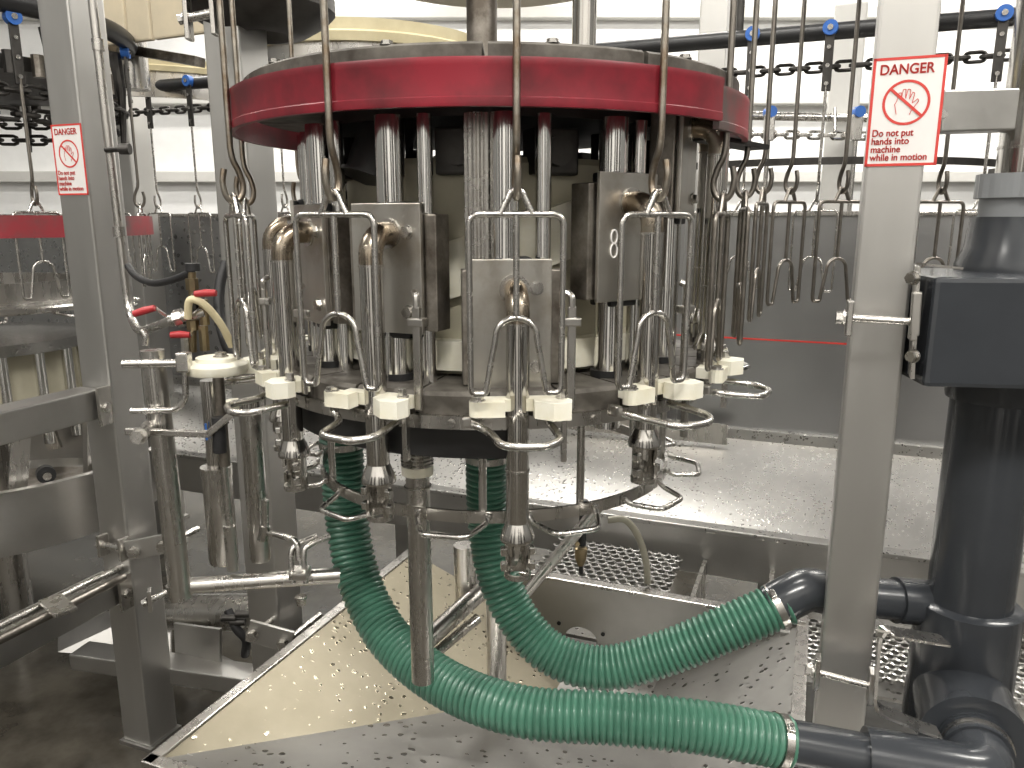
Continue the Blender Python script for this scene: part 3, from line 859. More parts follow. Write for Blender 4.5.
for th in (-115, -85, -55, -25, 5, 35, 65, 95):
    q = pol(0.438, th + 0.8, CZv[th])
    if first:
        cr.location = q; cr.rotation_euler = (0, 0, rad(th)); cr['label'] = CLAB[th]; first = False
    else:
        copy_tree(cr, q, rad(th), CLAB[th])

# ------------------------------------------------------------------ lower wire-loop ring on hanging rods
t = thing('loop_ring', 'lower steel band ring with outward wire loops under the carousel', 'ring', (0, 0, 0.97))
mb = MB(); mb.lathe([(0.338, 0.977), (0.343, 0.977), (0.343, 0.997), (0.338, 0.997)], seg=84); mb.build('band', STEEL, t)
lo = None
for k in range(12):
    th = -10 + 30 * k
    if lo is None:
        M = Matrix.Rotation(rad(th), 4, 'Z')
        pts = fillet([(-0.058, -0.339, 0.992), (-0.056, -0.352, 0.982), (-0.036, -0.402, 0.978), (0.036, -0.402, 0.978), (0.056, -0.352, 0.982), (0.058, -0.339, 0.992)], 0.014, 5)
        mb = MB(); mb.tube([M @ p for p in pts], 0.0047, 10); lo = mb.build('wire_loop', ROD, t)
        studs = []
        for s_ in (-1, 1):
            mb = MB(); mb.box((s_ * 0.058, -0.342, 0.990), (0.010, 0.008, 0.010), M, bev=0.002)
            studs.append(mb.build('loop_stud', ROD, t))
    else:
        for s_ in [lo] + studs: share(s_, t, Matrix.Rotation(rad(30 * k), 4, 'Z'))
for th in (-60, -32, -2, 26, 56, 86, 116, 146, 176, 206, 236, 266):
    mb = MB(); mb.cyl(pol(0.334, th, 0.985), pol(0.334, th, 1.166), 0.0065, 12); mb.build('hanging_rod', STEEL, t)

# bellows and drop pipe at the left of the front
t = thing('drop_pipe', 'vertical steel pipe with black bellows ending over the left green hose', 'pipe', P(421, 668, 1.17))
a = P(417, 452, 1.2); e = P(421, 668, 1.2)
mb = MB(); mb.cyl((a.x, a.y, 0.672), (a.x, a.y, 1.055), 0.0195, 24); mb.build('pipe', STEEL, t)
mb = MB(); pr = []
for k in range(8):
    z = 1.060 + 0.006 * k
    pr += [(0.0235, z), (0.0265, z + 0.002), (0.0265, z + 0.004), (0.0235, z + 0.006)]
mb.lathe([(0.01, 1.060)] + pr + [(0.01, 1.11)], c=(a.x, a.y, 0), seg=28, smooth=False); mb.build('bellows', STEEL, t)
mb = MB(); mb.lathe([(0.019, 1.046), (0.026, 1.046), (0.026, 1.061), (0.019, 1.061)], c=(a.x, a.y, 0), seg=28); mb.build('plastic_collar', WHITEP, t)
mb = MB(); mb.tube([(a.x + 0.0215 * math.cos(x), a.y + 0.0215 * math.sin(x), 1.025) for x in [2 * PI * i / 20 for i in range(20)]], 0.0016, 6, closed=True)
mb.tube([(a.x - 0.004, a.y - 0.022, 1.025), (a.x + 0.006, a.y - 0.03, 1.03), (a.x + 0.012, a.y - 0.026, 1.02)], 0.0015, 6); mb.build('wire_tie', ROD, t)

# ------------------------------------------------------------------ green corrugated hoses
def hose(name, label, pts, r, pitch):
    t = thing(name, label, 'hose', pts[0])
    c = resample(spline(pts, 14), pitch / 4)
    rs = [(r - 0.0055, r - 0.0012, r, r - 0.0012)[i % 4] for i in range(len(c))]
    mb = MB(); mb.tube(c, rs, 28); mb.build('corrugated_hose', GREEN, t)
    return t, c
def hose_clamp(t, c, i, r, wd=0.011):
    mb = MB(); d = (c[i + 1] - c[i - 1]).normalized()
    mb.tube([c[i] - d * wd / 2, c[i] + d * wd / 2], r, 32); o = mb.build('hose_clamp', STEEL, t)
    ref = Vector((0, -0.5, 1)); n = (ref - d * ref.dot(d)).normalized()
    mb = MB(); q = c[i] + n * (r + 0.003)
    mb.beam(q - d * 0.005, q + d * 0.005, 0.016, 0.007, up=n, bev=0.001); mb.build('clamp_screw', ROD, o)
h1 = [P(341, 425, 1.56), P(342, 455, 1.56), P(347, 520, 1.54), P(361, 585, 1.49), P(391, 640, 1.42), P(446, 684, 1.33), P(520, 711, 1.25), P(610, 718, 1.22), P(700, 727, 1.20), P(790, 743, 1.20)]
t1, c1 = hose('corrugated_hose', 'green corrugated hose from under the carousel to the front grey pipe', h1, 0.0458, 0.0125)
h2 = [P(487, 425, 1.54), P(487, 465, 1.54), P(488, 510, 1.54), P(494, 560, 1.52), P(513, 610, 1.49), P(548, 651, 1.45), P(600, 668, 1.42), P(660, 655, 1.41), P(720, 631, 1.40), P(786, 602, 1.40)]
t2, c2 = hose('corrugated_hose', 'green corrugated hose from carousel middle rising right to the black elbow', h2, 0.0452, 0.0125)
hose_clamp(t1, c1, int(len(c1) * 0.985), 0.0468, 0.014)
hose_clamp(t2, c2, int(len(c2) * 0.98), 0.0458, 0.014)
hose_clamp(t1, c1, 13, 0.0468, 0.014); hose_clamp(t2, c2, 22, 0.0458, 0.014)
for t_, c_ in ((t1, c1), (t2, c2)):
    mb = MB(); mb.tube([c_[0] + Vector((0, 0, 0.06)), c_[6]], 0.0435, 28); mb.build('black_sleeve', BLACK, t_)

# ------------------------------------------------------------------ grey plastic pipework
t = thing('drain_pipe', 'dark grey plastic drain pipe with clamp box and tee at the right', 'pipe', (0.935, -0.10, 0.5))
MX, MY = 0.935, -0.10
mb = MB(); mb.cyl((MX, MY, 0.66), (MX, MY, 1.40), 0.0755, 40); mb.build('standpipe', PVC, t)
mb = MB(); mb.lathe([(0.06, 1.125), (0.084, 1.125), (0.086, 1.135), (0.086, 1.20), (0.06, 1.20)], c=(MX, MY, 0), seg=40); mb.build('collar', PVC, t)
mb = MB(); mb.box((0.90, -0.165, 1.272), (0.36, 0.26, 0.178), None, FA * 0.35, bev=0.008); mb.build('clamp_box', PVC, t)
mb = MB(); mb.lathe([(0.03, 1.36), (0.095, 1.36), (0.095, 1.372), (0.083, 1.40), (0.078, 1.455), (0.03, 1.455)], c=(MX, MY, 0), seg=40); mb.build('reducer', PVC, t)
mb = MB()
pr = [(0.03, 1.455), (0.066, 1.455), (0.068, 1.49), (0.03, 1.49)]
mb.lathe(pr, c=(MX, MY, 0), seg=40); mb.build('neck', PVCL, t)
mb = MB(); n = 24; vs = []
for z in (1.487, 1.528):
    for i in range(n * 2):
        a = 2 * PI * i / (n * 2); r = 0.076 if (i // 2) % 4 else 0.080
        vs.append((MX + r * math.cos(a), MY + r * math.sin(a), z))
m = n * 2
mb.add(vs, [(i, (i + 1) % m, m + (i + 1) % m, m + i) for i in range(m)] + [tuple(range(m, 2 * m)), tuple(range(m))[::-1]]); mb.build('union_nut', PVCL, t)
# tee body
mb = MB(); mb.lathe([(0.05, 0.435), (0.085, 0.435), (0.094, 0.45), (0.094, 0.712), (0.086, 0.718), (0.05, 0.718)], c=(MX, MY, 0), seg=40); mb.build('tee', PVC, t)
bz = 0.53
A_ = Vector((MX, MY, bz)); B_ = A_ - FV * 0.175
mb = MB(); mb.tube([A_, B_], 0.086, 40); mb.build('tee_branch', PVC, t)
mb = MB(); mb.tube([B_ + FV * 0.005, B_ - FV * 0.012], 0.090, 40); mb.tube([B_ - FV * 0.012, B_ - FV * 0.016], 0.06, 32); mb.build('branch_socket', PVC, t)
C_ = B_ - FV * 0.115
e0 = P(792, 744, 1.20)
dirp = (e0 - C_).normalized()
el = fillet([B_ - FV * 0.01, C_, C_ + dirp * 0.12], 0.06, 10)
mb = MB(); mb.tube(el, 0.052, 32); mb.tube([B_ - FV * 0.016, B_ - FV * 0.05], 0.057, 32); mb.build('elbow', PVC, t)
mb = MB(); mb.tube([B_ - FV * 0.028, B_ - FV * 0.038], 0.0595, 32); mb.build('steel_clip', STEEL, t)
mb = MB(); mb.tube([C_ + dirp * 0.10, C_ + dirp * 0.19], 0.052, 32); mb.tube([C_ + dirp * 0.18, P(778, 741, 1.20)], 0.0405, 32); mb.build('front_pipe', PVC, t)
# rear branch behind the post
r0 = P(772, 607, 1.40); r1 = P(806, 588, 1.40); r2 = P(828, 600, 1.42); r3 = P(935, 609, 1.44)
mb = MB(); mb.tube(spline([r0, P(790, 597, 1.40), P(806, 590, 1.405), P(824, 592, 1.415), P(838, 594, 1.42)], 8), 0.0425, 28); mb.build('rear_elbow', PVC, t)
mb = MB(); mb.tube([P(832, 594, 1.42), P(940, 604, 1.43)], 0.0400, 28); mb.build('rear_pipe', PVC, t)
mb = MB(); mb.tube([P(895, 600, 1.425), P(940, 604, 1.43)], 0.0455, 28); mb.build('rear_socket', PVC, t)

# clamp plates between post and box
t = thing('pipe_bracket', 'narrow steel bracket plates with bolts joining post and grey clamp box', 'bracket', P(916, 375, 1.25))
mb = MB(); mb.beam(P(917, 266, 1.26), P(911, 376, 1.26), 0.05, 0.006, up=FU); mb.build('plate', STEEL, t)
mb = MB(); mb.beam(P(917, 292, 1.235), P(914, 335, 1.235), 0.02, 0.014, up=FU, bev=0.002); mb.build('clamp_bar', STEEL, t)
for py in (278, 356):
    mb = MB(); hexbolt(mb, P(914, py, 1.22), (-1, -0.6, 0), 0.009, 0.012); mb.build('bolt', ROD, t)
mb = MB(); mb.beam(P(921, 264, 1.26), P(958, 268, 1.26), 0.03, 0.004); mb.build('top_strap', STEEL, t)
# bent flat strap from post to tee
t = thing('pipe_strap', 'bent flat steel strap holding the tee of the grey pipe to the post', 'bracket', P(872, 716, 1.2))
pts = fillet([P(945, 641, 1.26), P(880, 630, 1.23), P(874, 708, 1.20), P(938, 733, 1.19)], 0.02, 4)
mb = MB()
for a, b in zip(pts, pts[1:]):
    mb.beam(a, b + (b - a).normalized() * 0.0015, 0.030, 0.005, up=(b - a).cross(FV) if abs((b - a).normalized().dot(FV)) < 0.95 else (0, 0, 1))
mb.build('strap', STEEL, t)

# support leg with cup foot on the tray
t = thing('support_pedestal', 'round steel pedestal standing in a grey cup foot on the tray', 'pedestal', P(497, 752, 1.55))
a = P(497, 745, 1.60)
mb = MB(); mb.cyl((a.x, a.y, a.z - 0.03), (a.x, a.y, 0.86), 0.0225, 24); mb.build('leg_tube', STEEL, t)
mb = MB(); mb.lathe([(0.0, -0.045), (0.050, -0.045), (0.044, 0.012), (0.040, 0.014), (0.036, -0.02), (0.0, -0.02)], c=(a.x, a.y, a.z), seg=28, a0=rad(25), a1=rad(335)); mb.build('cup_foot', PVCL, t)
# slanted braces below the middle
t = thing('brace_tubes', 'pair of slanted steel brace tubes between the two green hoses', 'brace', P(440, 650, 1.6))
mb = MB(); mb.cyl(P(425, 642, 1.62), P(482, 590, 1.72), 0.022, 20); mb.build('brace', STEEL, t)
mb = MB(); mb.cyl(P(437, 652, 1.62), P(478, 618, 1.70), 0.012, 16); mb.build('brace', STEEL, t)
mb = MB(); mb.cyl(P(464, 545, 1.75), P(466, 600, 1.75), 0.026, 20); mb.build('upright', STEEL, t)
mb = MB(); mb.cyl(P(520, 600, 1.78), P(600, 505, 1.82), 0.014, 16); mb.build('brace', STEEL, t)

# ------------------------------------------------------------------ shackles on the overhead conveyor
def shackle(rodmat, frmat, name='poultry_shackle', rtop=0.52, trolley=True, thin=1.0):
    t = thing(name, 'x', 'shackle', (0, 0, 0), 0, 'hanging shackles')
    L = dict(local=True)
    r = 0.0043 * thin
    top = fillet([(-0.040, 0, -0.264), (-0.043, 0, -0.270), (-0.0585, 0, -0.270), (-0.062, 0, -0.262), (-0.0625, 0, -0.030), (0.0625, 0, -0.030), (0.062, 0, -0.262), (0.0585, 0, -0.270), (0.043, 0, -0.270), (0.040, 0, -0.264)], 0.016, 5)
    mb = MB(); mb.tube(top, r, 10); mb.build('outer_wire', frmat, t, **L)
    arch = [(-0.041, 0, -0.266), (-0.034, 0, -0.225), (-0.0290, 0, -0.200)] + [(-0.0280 * math.cos(PI * k / 10), 0, -0.192 + 0.026 * math.sin(PI * k / 10)) for k in range(11)] + [(0.0290, 0, -0.200), (0.034, 0, -0.225), (0.041, 0, -0.266)]
    mb = MB(); mb.tube(arch, r, 10); mb.build('inner_arch', frmat, t, **L)
    mb = MB(); mb.cyl((0, 0, -0.030), (0, 0, -0.166), r, 10); mb.build('centre_wire', frmat, t, **L)
    mb = MB(); mb.tube(fillet([(-0.021, 0, -0.031), (-0.006, 0, 0.001), (0.006, 0, 0.001), (0.021, 0, -0.031)], 0.010, 4), r * 1.05, 10); mb.build('eye', frmat, t, **L)
    rr = 0.0050 * thin
    hook = [(0, -0.012, 0.042), (0, -0.0155, 0.022), (0, -0.012, 0.002), (0, -0.004, -0.0075), (0, 0.006, -0.007), (0, 0.0135, 0.002), (0, 0.0160, 0.018), (0, 0.011, 0.038), (0, 0.003, 0.056), (0, 0.0, 0.075)]
    hp = spline(hook, 4) + [Vector((0, 0, 0.12)), Vector((0, 0, rtop))]
    mb = MB(); mb.tube(hp, rr, 10); mb.build('hanger_rod', rodmat, t, **L)
    if trolley:
        mb = MB()
        mb.box((0, 0, rtop + 0.06), (0.026, 0.008, 0.17), bev=0.003); s_ = mb.build('trolley_strap', DARKM, t, **L)
        for dz in (-0.004, 0.046, 0.096):
            mb = MB(); mb.cyl((0, -0.004, rtop + dz), (0, -0.008, rtop + dz), 0.006, 10); mb.build('rivet', ROD, s_, **L)
        mb = MB(); mb.tube([(0, -0.012, rtop + 0.148), (0, 0.012, rtop + 0.148)], 0.021, 20); mb.build('trolley_wheel', BLUE, t, **L)
        mb = MB(); mb.cyl((0, -0.016, rtop + 0.148), (0, 0.016, rtop + 0.148), 0.008, 12); mb.build('axle', ROD, t, **L)
    return t
HZ = 1.487
protoF = shackle(RODOLD, ROD)
protoD = shackle(DARKROD, DARKROD)
protoB = shackle(ROD, ROD, rtop=0.335, thin=0.85)
protoN = shackle(DARKROD, ROD, rtop=0.335, thin=0.95)
used = {}
def place(proto, x, y, z, rz, label, group='hanging shackles', scale=None):
    if proto not in used:
        used[proto] = 1
        proto.location = (x, y, z); proto.rotation_euler = (0, 0, rz); proto['label'] = label; proto['group'] = group
        if scale: proto.scale = scale
        return proto
    return copy_tree(proto, (x, y, z), rz, label, group, scale)
RS = 0.468
for th, lab in ((5.0, 'steel shackle hanging at the very front of the carousel'),
                (-26.5, 'steel shackle hanging left of the front one, before the left green hose'),
                (-62, 'steel shackle hanging at the far left of the carousel, seen edge on'),
                (-90, 'steel shackle behind the leftmost bent tube, next to the middle post'),
                (-116, 'steel shackle at the back left of the carousel, the one nearest the middle post'),
                (30.5, 'steel shackle hanging in front of the suction unit marked 8')):
    q = pol(RS, th, HZ)
    place(protoF, q.x, q.y, HZ, rad(th if th > -20 else th + 6), lab)
dark = [(0.367, -0.25, 66, 'dark shackle hanging just right of the bent brown pipe'),
        (0.460, -0.05, 80, 'second dark shackle to the right of the bent brown pipe, nearly edge on'),
        (0.560, 0.165, 62, 'third dark shackle to the right of the bent brown pipe'),
        (0.695, 0.385, 36, 'fourth dark shackle from the bent pipe, half turned to the camera'),
        (0.835, 0.425, 16, 'dark shackle hanging just left of the danger sign post'),
        (1.09, 0.455, 6, 'dark shackle hanging between the danger sign post and grey clamp box')]
for (x, y, a, lab), dz in zip(dark, (0.002, 0.012, 0.026, 0.034, 0.036, 0.036)):
    place(protoD, x, y, HZ + dz, rad(a), lab, 'hanging shackles')

# overhead rail above the front line
t = thing('overhead_rail', 'dark curved overhead rail pipe that carries the front shackles', 'rail', (0, 0, 2.16))
pts = [pol(RS, a, 2.19) for a in range(-170, 60, 6)] + [Vector((x, y, 2.19)) for x, y, a, l in dark[1:]] + [Vector((2.2, 0.55, 2.19)), Vector((4.0, 0.6, 2.19))]
mb = MB(); mb.tube(spline(pts, 4), 0.016, 12); mb.build('rail_pipe', DARKM, t)
for (x, y) in ((0.0, RS), (1.3, 0.48), (-RS, 0.1), (3.0, 0.58)):
    mb = MB(); mb.cyl((x, y, 2.2), (x, y, CEIL), 0.012, 10); mb.build('drop_rod', DARKM, t)

# back conveyor line
VB, ZB = 1.20, 1.985
t = thing('overhead_rail', 'dark straight overhead rail pipe in front of the bright wall', 'rail', F(0, VB, ZB - 0.02), FA)
mb = MB(); mb.tube([F(-2.9, VB, ZB), F(2.3, VB, ZB)], 0.024, 16); mb.build('rail_pipe', BLACKP, t)
for u in (-2.5, -1.2, 0.3, 1.7):
    mb = MB(); mb.cyl(F(u, VB + 0.03, ZB), F(u, VB + 0.03, CEIL), 0.012, 10); mb.build('drop_rod', DARKM, t)
n = 0
BL = ['first', 'second', 'third', 'fourth', 'fifth', 'sixth', 'seventh', 'eighth', 'ninth', 'tenth', 'eleventh', 'twelfth']
kk = 0
for i in range(20):
    u = -2.45 + 0.215 * i
    q = F(u, VB - 0.03, ZB - 0.475)
    if -0.75 < u < 0.18: continue            # hidden by the carousel
    if kk < 12:
        side = 'rear steel shackle on the back conveyor, %s from the left' % BL[kk]
    else:
        side = 'rear steel shackle on the back conveyor, %s from its right end' % BL[15 - kk]
    place(protoB, q.x, q.y, q.z - 0.004, FA + rad(random.uniform(-6, 6)), side, 'rear conveyor shackles')
    kk += 1

# chain along the back line
def chain(name, label, a, b, pitch, r, mat, sag=0.0):
    t = thing(name, label, 'chain', (a + b) / 2)
    n = int((b - a).length / pitch)
    d = (b - a).normalized()
    rz = math.atan2(d.y, d.x)
    mb = MB()
    w_, l_ = pitch * 0.30, pitch * 0.36
    loop = [(l_ + w_ * math.cos(x), w_ * math.sin(x), 0) for x in [-PI / 2 + PI * k / 5 for k in range(6)]] + [(-l_ + w_ * math.cos(x), w_ * math.sin(x), 0) for x in [PI / 2 + PI * k / 5 for k in range(6)]]
    mb.tube(loop, r, 6, closed=True)
    lk = mb.build('link', mat, t, local=True)
    base = WM[t].inverted()
    for i in range(n):
        p = a + d * (pitch * (i + 0.5)) - Vector((0, 0, sag * math.sin(PI * i / n)))
        M = base @ Matrix.Translation(p) @ Matrix.Rotation(rz, 4, 'Z') @ Matrix.Rotation(0 if i % 2 else PI / 2, 4, 'X')
        if i == 0: lk.matrix_local = M
        else: share(lk, t, M)
    return t
chain('conveyor_chain', 'dark steel link chain running below the black rail, right of the carousel', F(0.25, VB + 0.04, ZB - 0.09), F(2.2, VB + 0.04, ZB - 0.09), 0.042, 0.0055, DARKM)
chain('conveyor_chain', 'dark steel link chain running below the black rail, left of the carousel', F(-2.7, VB + 0.04, ZB - 0.09), F(-0.8, VB + 0.04, ZB - 0.09), 0.042, 0.0055, DARKM)
# third line far away
t = thing('overhead_rail', 'thin grey overhead rail far back at the right', 'rail', (1.5, 3.4, 2.0))
mb = MB(); mb.tube([P(560, 112, 4.4), P(1060, 122, 4.2)], 0.022, 12); mb.build('rail_pipe', STEEL, t)
a, b = P(740, 134, 4.2), P(930, 137, 4.2)
fc = chain('conveyor_chain', 'pale distant link chain below the thin grey rail', a, b, 0.06, 0.008, STEEL)
for f_ in (0.02, 0.5, 0.98):
    mb = MB(); q = a.lerp(b, f_); mb.cyl(q, q + Vector((0, 0.03, 0.14)), 0.008, 8); mb.build('chain_hanger', STEEL, fc)
for px, lab in ((770, 'left'), (858, 'right')):
    q = P(px, 112, 4.1)
    t = thing('rail_trolley', 'small distant trolley with blue wheel on the thin grey rail, %s one' % lab, 'trolley', q, 0, 'distant trolleys')
    mb = MB(); mb.box(q - Vector((0, 0, 0.06)), (0.05, 0.03, 0.16), bev=0.005); mb.build('strap', STEEL, t)
    mb = MB(); mb.tube([q - Vector((0, 0.03, 0)), q + Vector((0, 0.03, 0))], 0.028, 16); mb.build('wheel', BLUE, t)
    mb = MB(); mb.cyl(q - Vector((0, 0, 0.12)), q - Vector((0, 0, 0.62)), 0.012, 8); mb.build('rod', STEEL, t)
# thin dark guide ring of the machine behind
mb = MB(); c = P(830, 160, 3.2)
cz = P(830, 156, 2.5).z
mb.lathe([(0.72, -0.012), (0.735, -0.012), (0.735, 0.012), (0.72, 0.012)], c=(c.x, c.y + 0.2, cz), seg=40, a0=rad(-85), a1=rad(85))
tag(mb.build('guide_hoop', DARKM), 'thin dark hoop seen between the hanging shackles and the white wall', 'hoop')
# right-hand wheel over the shackles
t = thing('overhead_turntable', 'grimy brown conveyor wheel at the top edge left of the danger sign', 'turntable', (0.93, 0.12, 1.98))
mb = MB(); mb.lathe([(0.05, 2.0), (0.26, 2.0), (0.30, 2.02), (0.30, 2.07), (0.05, 2.07)], c=(0.90, 0.10, 0), seg=48); mb.build('rim', BLOCK, t)
mb = MB(); mb.cyl((0.90, 0.10, 2.06), (0.90, 0.10, 3.0), 0.035, 20); mb.build('shaft', STEEL, t)
# dark wheel top left of the ring
t = thing('overhead_turntable', 'dark conveyor wheel at the top edge left of the carousel', 'turntable', P(265, 20, 1.9))
c = P(262, 26, 1.95)
mb = MB(); mb.lathe([(0.03, 0.0), (0.07, -0.025), (0.10, -0.02), (0.15, 0.01), (0.17, 0.03), (0.17, 0.06), (0.03, 0.06)], c=c, seg=40); mb.build('rim', DARKM, t)
mb = MB(); mb.cyl(c, c + Vector((0, 0, 0.8)), 0.03, 20); mb.build('shaft', DARKM, t)

# cream curved guides and covers at the back
def arc_guide(name, label, cx, cy, z, R, a0, a1, mat, h=0.05, th=0.05):
    t = thing(name, label, 'guide', (cx, cy, z))
    mb = MB(); mb.lathe([(R - th, z), (R, z), (R + 0.006, z + h * 0.4), (R, z + h * 0.5), (R + 0.004, z + h), (R - th, z + h)], c=(cx, cy, 0), seg=40, a0=rad(a0), a1=rad(a1)); mb.build('curved_guide', mat, t)
    mb = MB(); mb.lathe([(R - 0.03, z - 0.10), (R - 0.015, z - 0.10), (R - 0.015, z), (R - 0.03, z)], c=(cx, cy, 0), seg=30, a0=rad(a0), a1=rad(a1)); mb.build('skirt', STEEL, t)
    return t
c = P(130, 62, 3.3)
arc_guide('curved_guide_rail', 'cream curved plastic guide rail at the upper left', c.x - 0.15, c.y + 0.75, c.z - 0.03, 0.78, -40, 70, CREAM)
c = P(330, 30, 2.35)
arc_guide('curved_guide_rail', 'cream curved plastic guide rail above the left of the red ring', c.x + 0.02, c.y + 0.40, c.z - 0.03, 0.42, -75, 80, CREAM, 0.06)
t = thing('cover_panels', 'row of beige flat cover panels at the upper left', 'cover', P(140, 40, 3.0))
for i, (a, b) in enumerate(((60, 127), (129, 152), (154, 215))):
    q0, q1 = P(a, 20, 2.85 - 0.0018 * (a - 60)), P(b, 24, 2.85 - 0.0018 * (b - 60))
    q0.z = q1.z = P(140, 10, 2.8).z
    mb = MB(); mb.beam(q0, q1, 0.02, 0.24, bev=0.006); mb.build('panel', plain('beige_cover', (0.58, 0.50, 0.36), 0.5, c2=(0.48, 0.42, 0.31), sc=5) if i == 0 else bpy.data.materials['beige_cover'], t)
mb = MB(); a = P(136, 75, 2.9); mb.cyl((a.x, a.y, a.z - 0.05), (a.x, a.y, a.z + 0.2), 0.045, 20); mb.build('post_stub', STEEL, t)
mb = MB(); mb.beam(P(95, 44, 2.9), P(200, 62, 2.75), 0.05, 0.03); mb.build('support_bar', BLOCK, t)

# ------------------------------------------------------------------ stainless pipe and cross box at the far right
t = thing('upright_pipe', 'polished round steel upright at the right edge with a flat cross box', 'pipe', (P(1032, 100, 1.75).x, P(1032, 100, 1.75).y, 0.0))
a = P(1032, 100, 1.75)
mb = MB(); mb.cyl((a.x, a.y, 0.0), (a.x, a.y, 3.0), 0.052, 32); mb.build('pipe', TUBE, t)
mb = MB(); mb.lathe([(0.05, 1.60), (0.054, 1.60), (0.054, 1.606), (0.05, 1.606)], c=(a.x, a.y, 0), seg=32); mb.build('weld_seam', ROD, t)
mb = MB(); mb.beam(P(934, 113, 1.74), P(1036, 110, 1.76), 0.06, 0.085, bev=0.004); mb.build('cross_box', BEAM, t)
mb = MB(); hexbolt(mb, P(942, 115, 1.69), (0, -1, 0), 0.008, 0.008); mb.build('bolt', ROD, t)

# ------------------------------------------------------------------ left frame: beams, brackets, pipes
bdir = Vector((-0.366, -0.93, 0)).normalized()
corner = Vector((LPX, LPY, 0)) - FV * 0.05
def frame_beam(label, zt, ln):
    a = corner - FV * 0.006 - FU * 0.01
    o = thing('frame_beam', label, 'beam', Vector((a.x, a.y, zt - 0.075)))
    mb = MB(); mb.beam(a + Vector((0, 0, zt - 0.0375)), a - FV * ln + Vector((0, 0, zt - 0.0375)), 0.075, 0.075, bev=0.004); mb.build('square_tube', BEAM, o)
    mb = MB(); q = a + FU * 0.052; mb.beam(q + Vector((0, 0, zt - 0.09)) - FV * 0.005, q + Vector((0, 0, zt + 0.008)) - FV * 0.005, 0.05, 0.010, up=FU, bev=0.002); p = mb.build('bracket_plate', STEEL, o)
    mb = MB(); hexbolt(mb, q + Vector((0.005, -0.003, zt - 0.045)) - FV * 0.01, FU, 0.011, 0.009); mb.build('bolt', ROD, p)
    return o
frame_beam('upper square steel beam running left from the small sign post', 1.035, 1.4)
frame_beam('lower square steel beam running left from the small sign post', 0.53, 1.6)
t = thing('pipe_pair', 'two thin steel pipes with a clip lying along the lower beam', 'pipes', P(60, 615, 2.0))
for (ax, ay, bx, by) in ((-30, 641, 124, 566), (-30, 655, 124, 577)):
    mb = MB(); mb.tube([PZ(ax, ay, 0.546), PZ(bx, by, 0.546)], 0.0105, 12); mb.build('pipe', ROD if ay < 650 else DARKROD, t)
mb = MB(); mb.beam(PZ(50, 598, 0.562), PZ(66, 613, 0.562), 0.05, 0.008, bev=0.001); mb.build('clip', STEEL, t)
# bracket plates round the posts
def plate_clamp(label, p0, p1, h, bolts, d, rod_end=None, up=(0, 0, 1)):
    o = thing('bracket_plate', label, 'bracket', P(p0[0], p0[1], d))
    a, b = P(p0[0], p0[1], d), P(p1[0], p1[1], d)
    mb = MB(); mb.beam(a, b, 0.010, h, bev=0.002); mb.build('plate', BEAM, o)
    for bx, by in bolts:
        q = P(bx, by, d - 0.006); mb = MB(); hexbolt(mb, q, (0, -1, 0), 0.013, 0.014); mb.build('bolt', ROD, o)
        if rod_end:
            mb = MB(); mb.cyl(q, q + FV * rod_end, 0.009, 10); mb.build('rod', ROD, o)
    return o
plate_clamp('steel bracket plate with two bolts across the small sign post', (127, 551), (167, 543), 0.052, ((134, 552), (163, 546)), 1.86, 0.12)
plate_clamp('steel bracket plate with two bolts low on the middle post', (248, 630), (292, 642), 0.060, ((252, 635), (283, 644)), 1.80, 0.16)
clamp_rod('post_clamp', 'round rod clamp at the foot of the small sign post beside the lower beam', P(150, 600, 1.9), P(172, 590, 1.92), 0.010, 0.06)
clamp_rod('post_clamp', 'round rod clamp at the top of the middle post', P(188, 18, 1.78), P(214, 13, 1.78), 0.010, 0.09)
clamp_rod('post_clamp', 'short rod clamp left of the small sign post foot', P(103, 545, 1.9), P(124, 549, 1.86), 0.009, 0.06)
# supply pipe up the right side of the left post
t = thing('water_pipe', 'thin steel water pipe up the small sign post bending to the red valve', 'pipe', P(150, 325, 1.6))
pts = fillet([P(90, -20, 1.80), P(106, 120, 1.80), P(129, 312, 1.80), P(138, 333, 1.72), P(176, 319, 1.55)], 0.05, 6)
mb = MB(); mb.tube(pts, 0.0095, 14); mb.build('pipe', STEEL, t)
for px, py in ((98, 45), (119, 232)):
    mb = MB(); q = P(px, py, 1.80); mb.tube([q + Vector((0, 0, 0.012)), q - Vector((0, 0, 0.012))], 0.0125, 14); mb.build('pipe_socket', ROD, t)
mb = MB(); mb.cyl(P(106, 150, 1.79), P(124, 149, 1.77), 0.006, 10); mb.cyl(P(120, 149, 1.77), P(130, 149, 1.77), 0.012, 12); mb.build('pipe_clip', DARKM, t)

# ------------------------------------------------------------------ valve cluster at the left
t = thing('valve_manifold', 'cluster of brass fittings and three red handled ball valves at the left', 'valves', P(193, 350, 1.5))
D = 1.52
mb = MB(); mb.cyl(P(192, 272, D), P(193, 352, D), 0.0075, 14); mb.build('riser', BRASS, t)
for px, py, r, h, m in ((192, 284, 0.017, 0.022, BRASS), (193, 305, 0.016, 0.03, DARKM), (193, 325, 0.017, 0.02, BRASS), (204, 338, 0.013, 0.05, BRASS), (186, 342, 0.014, 0.035, STEEL), (204, 312, 0.013, 0.05, BRASS)):
    q = P(px, py, D); mb = MB(); mb.tube([q - Vector((0, 0, h / 2)), q + Vector((0, 0, h / 2))], r * 0.75, 8); mb.build('fitting', m, t)
mb = MB(); mb.tube([P(170, 321, D), P(206, 312, D)], 0.012, 14); mb.build('cross_pipe', STEEL, t)
mb = MB(); mb.tube([P(176, 319, D), P(184, 317, D)], 0.018, 8); mb.build('union', STEEL, t)
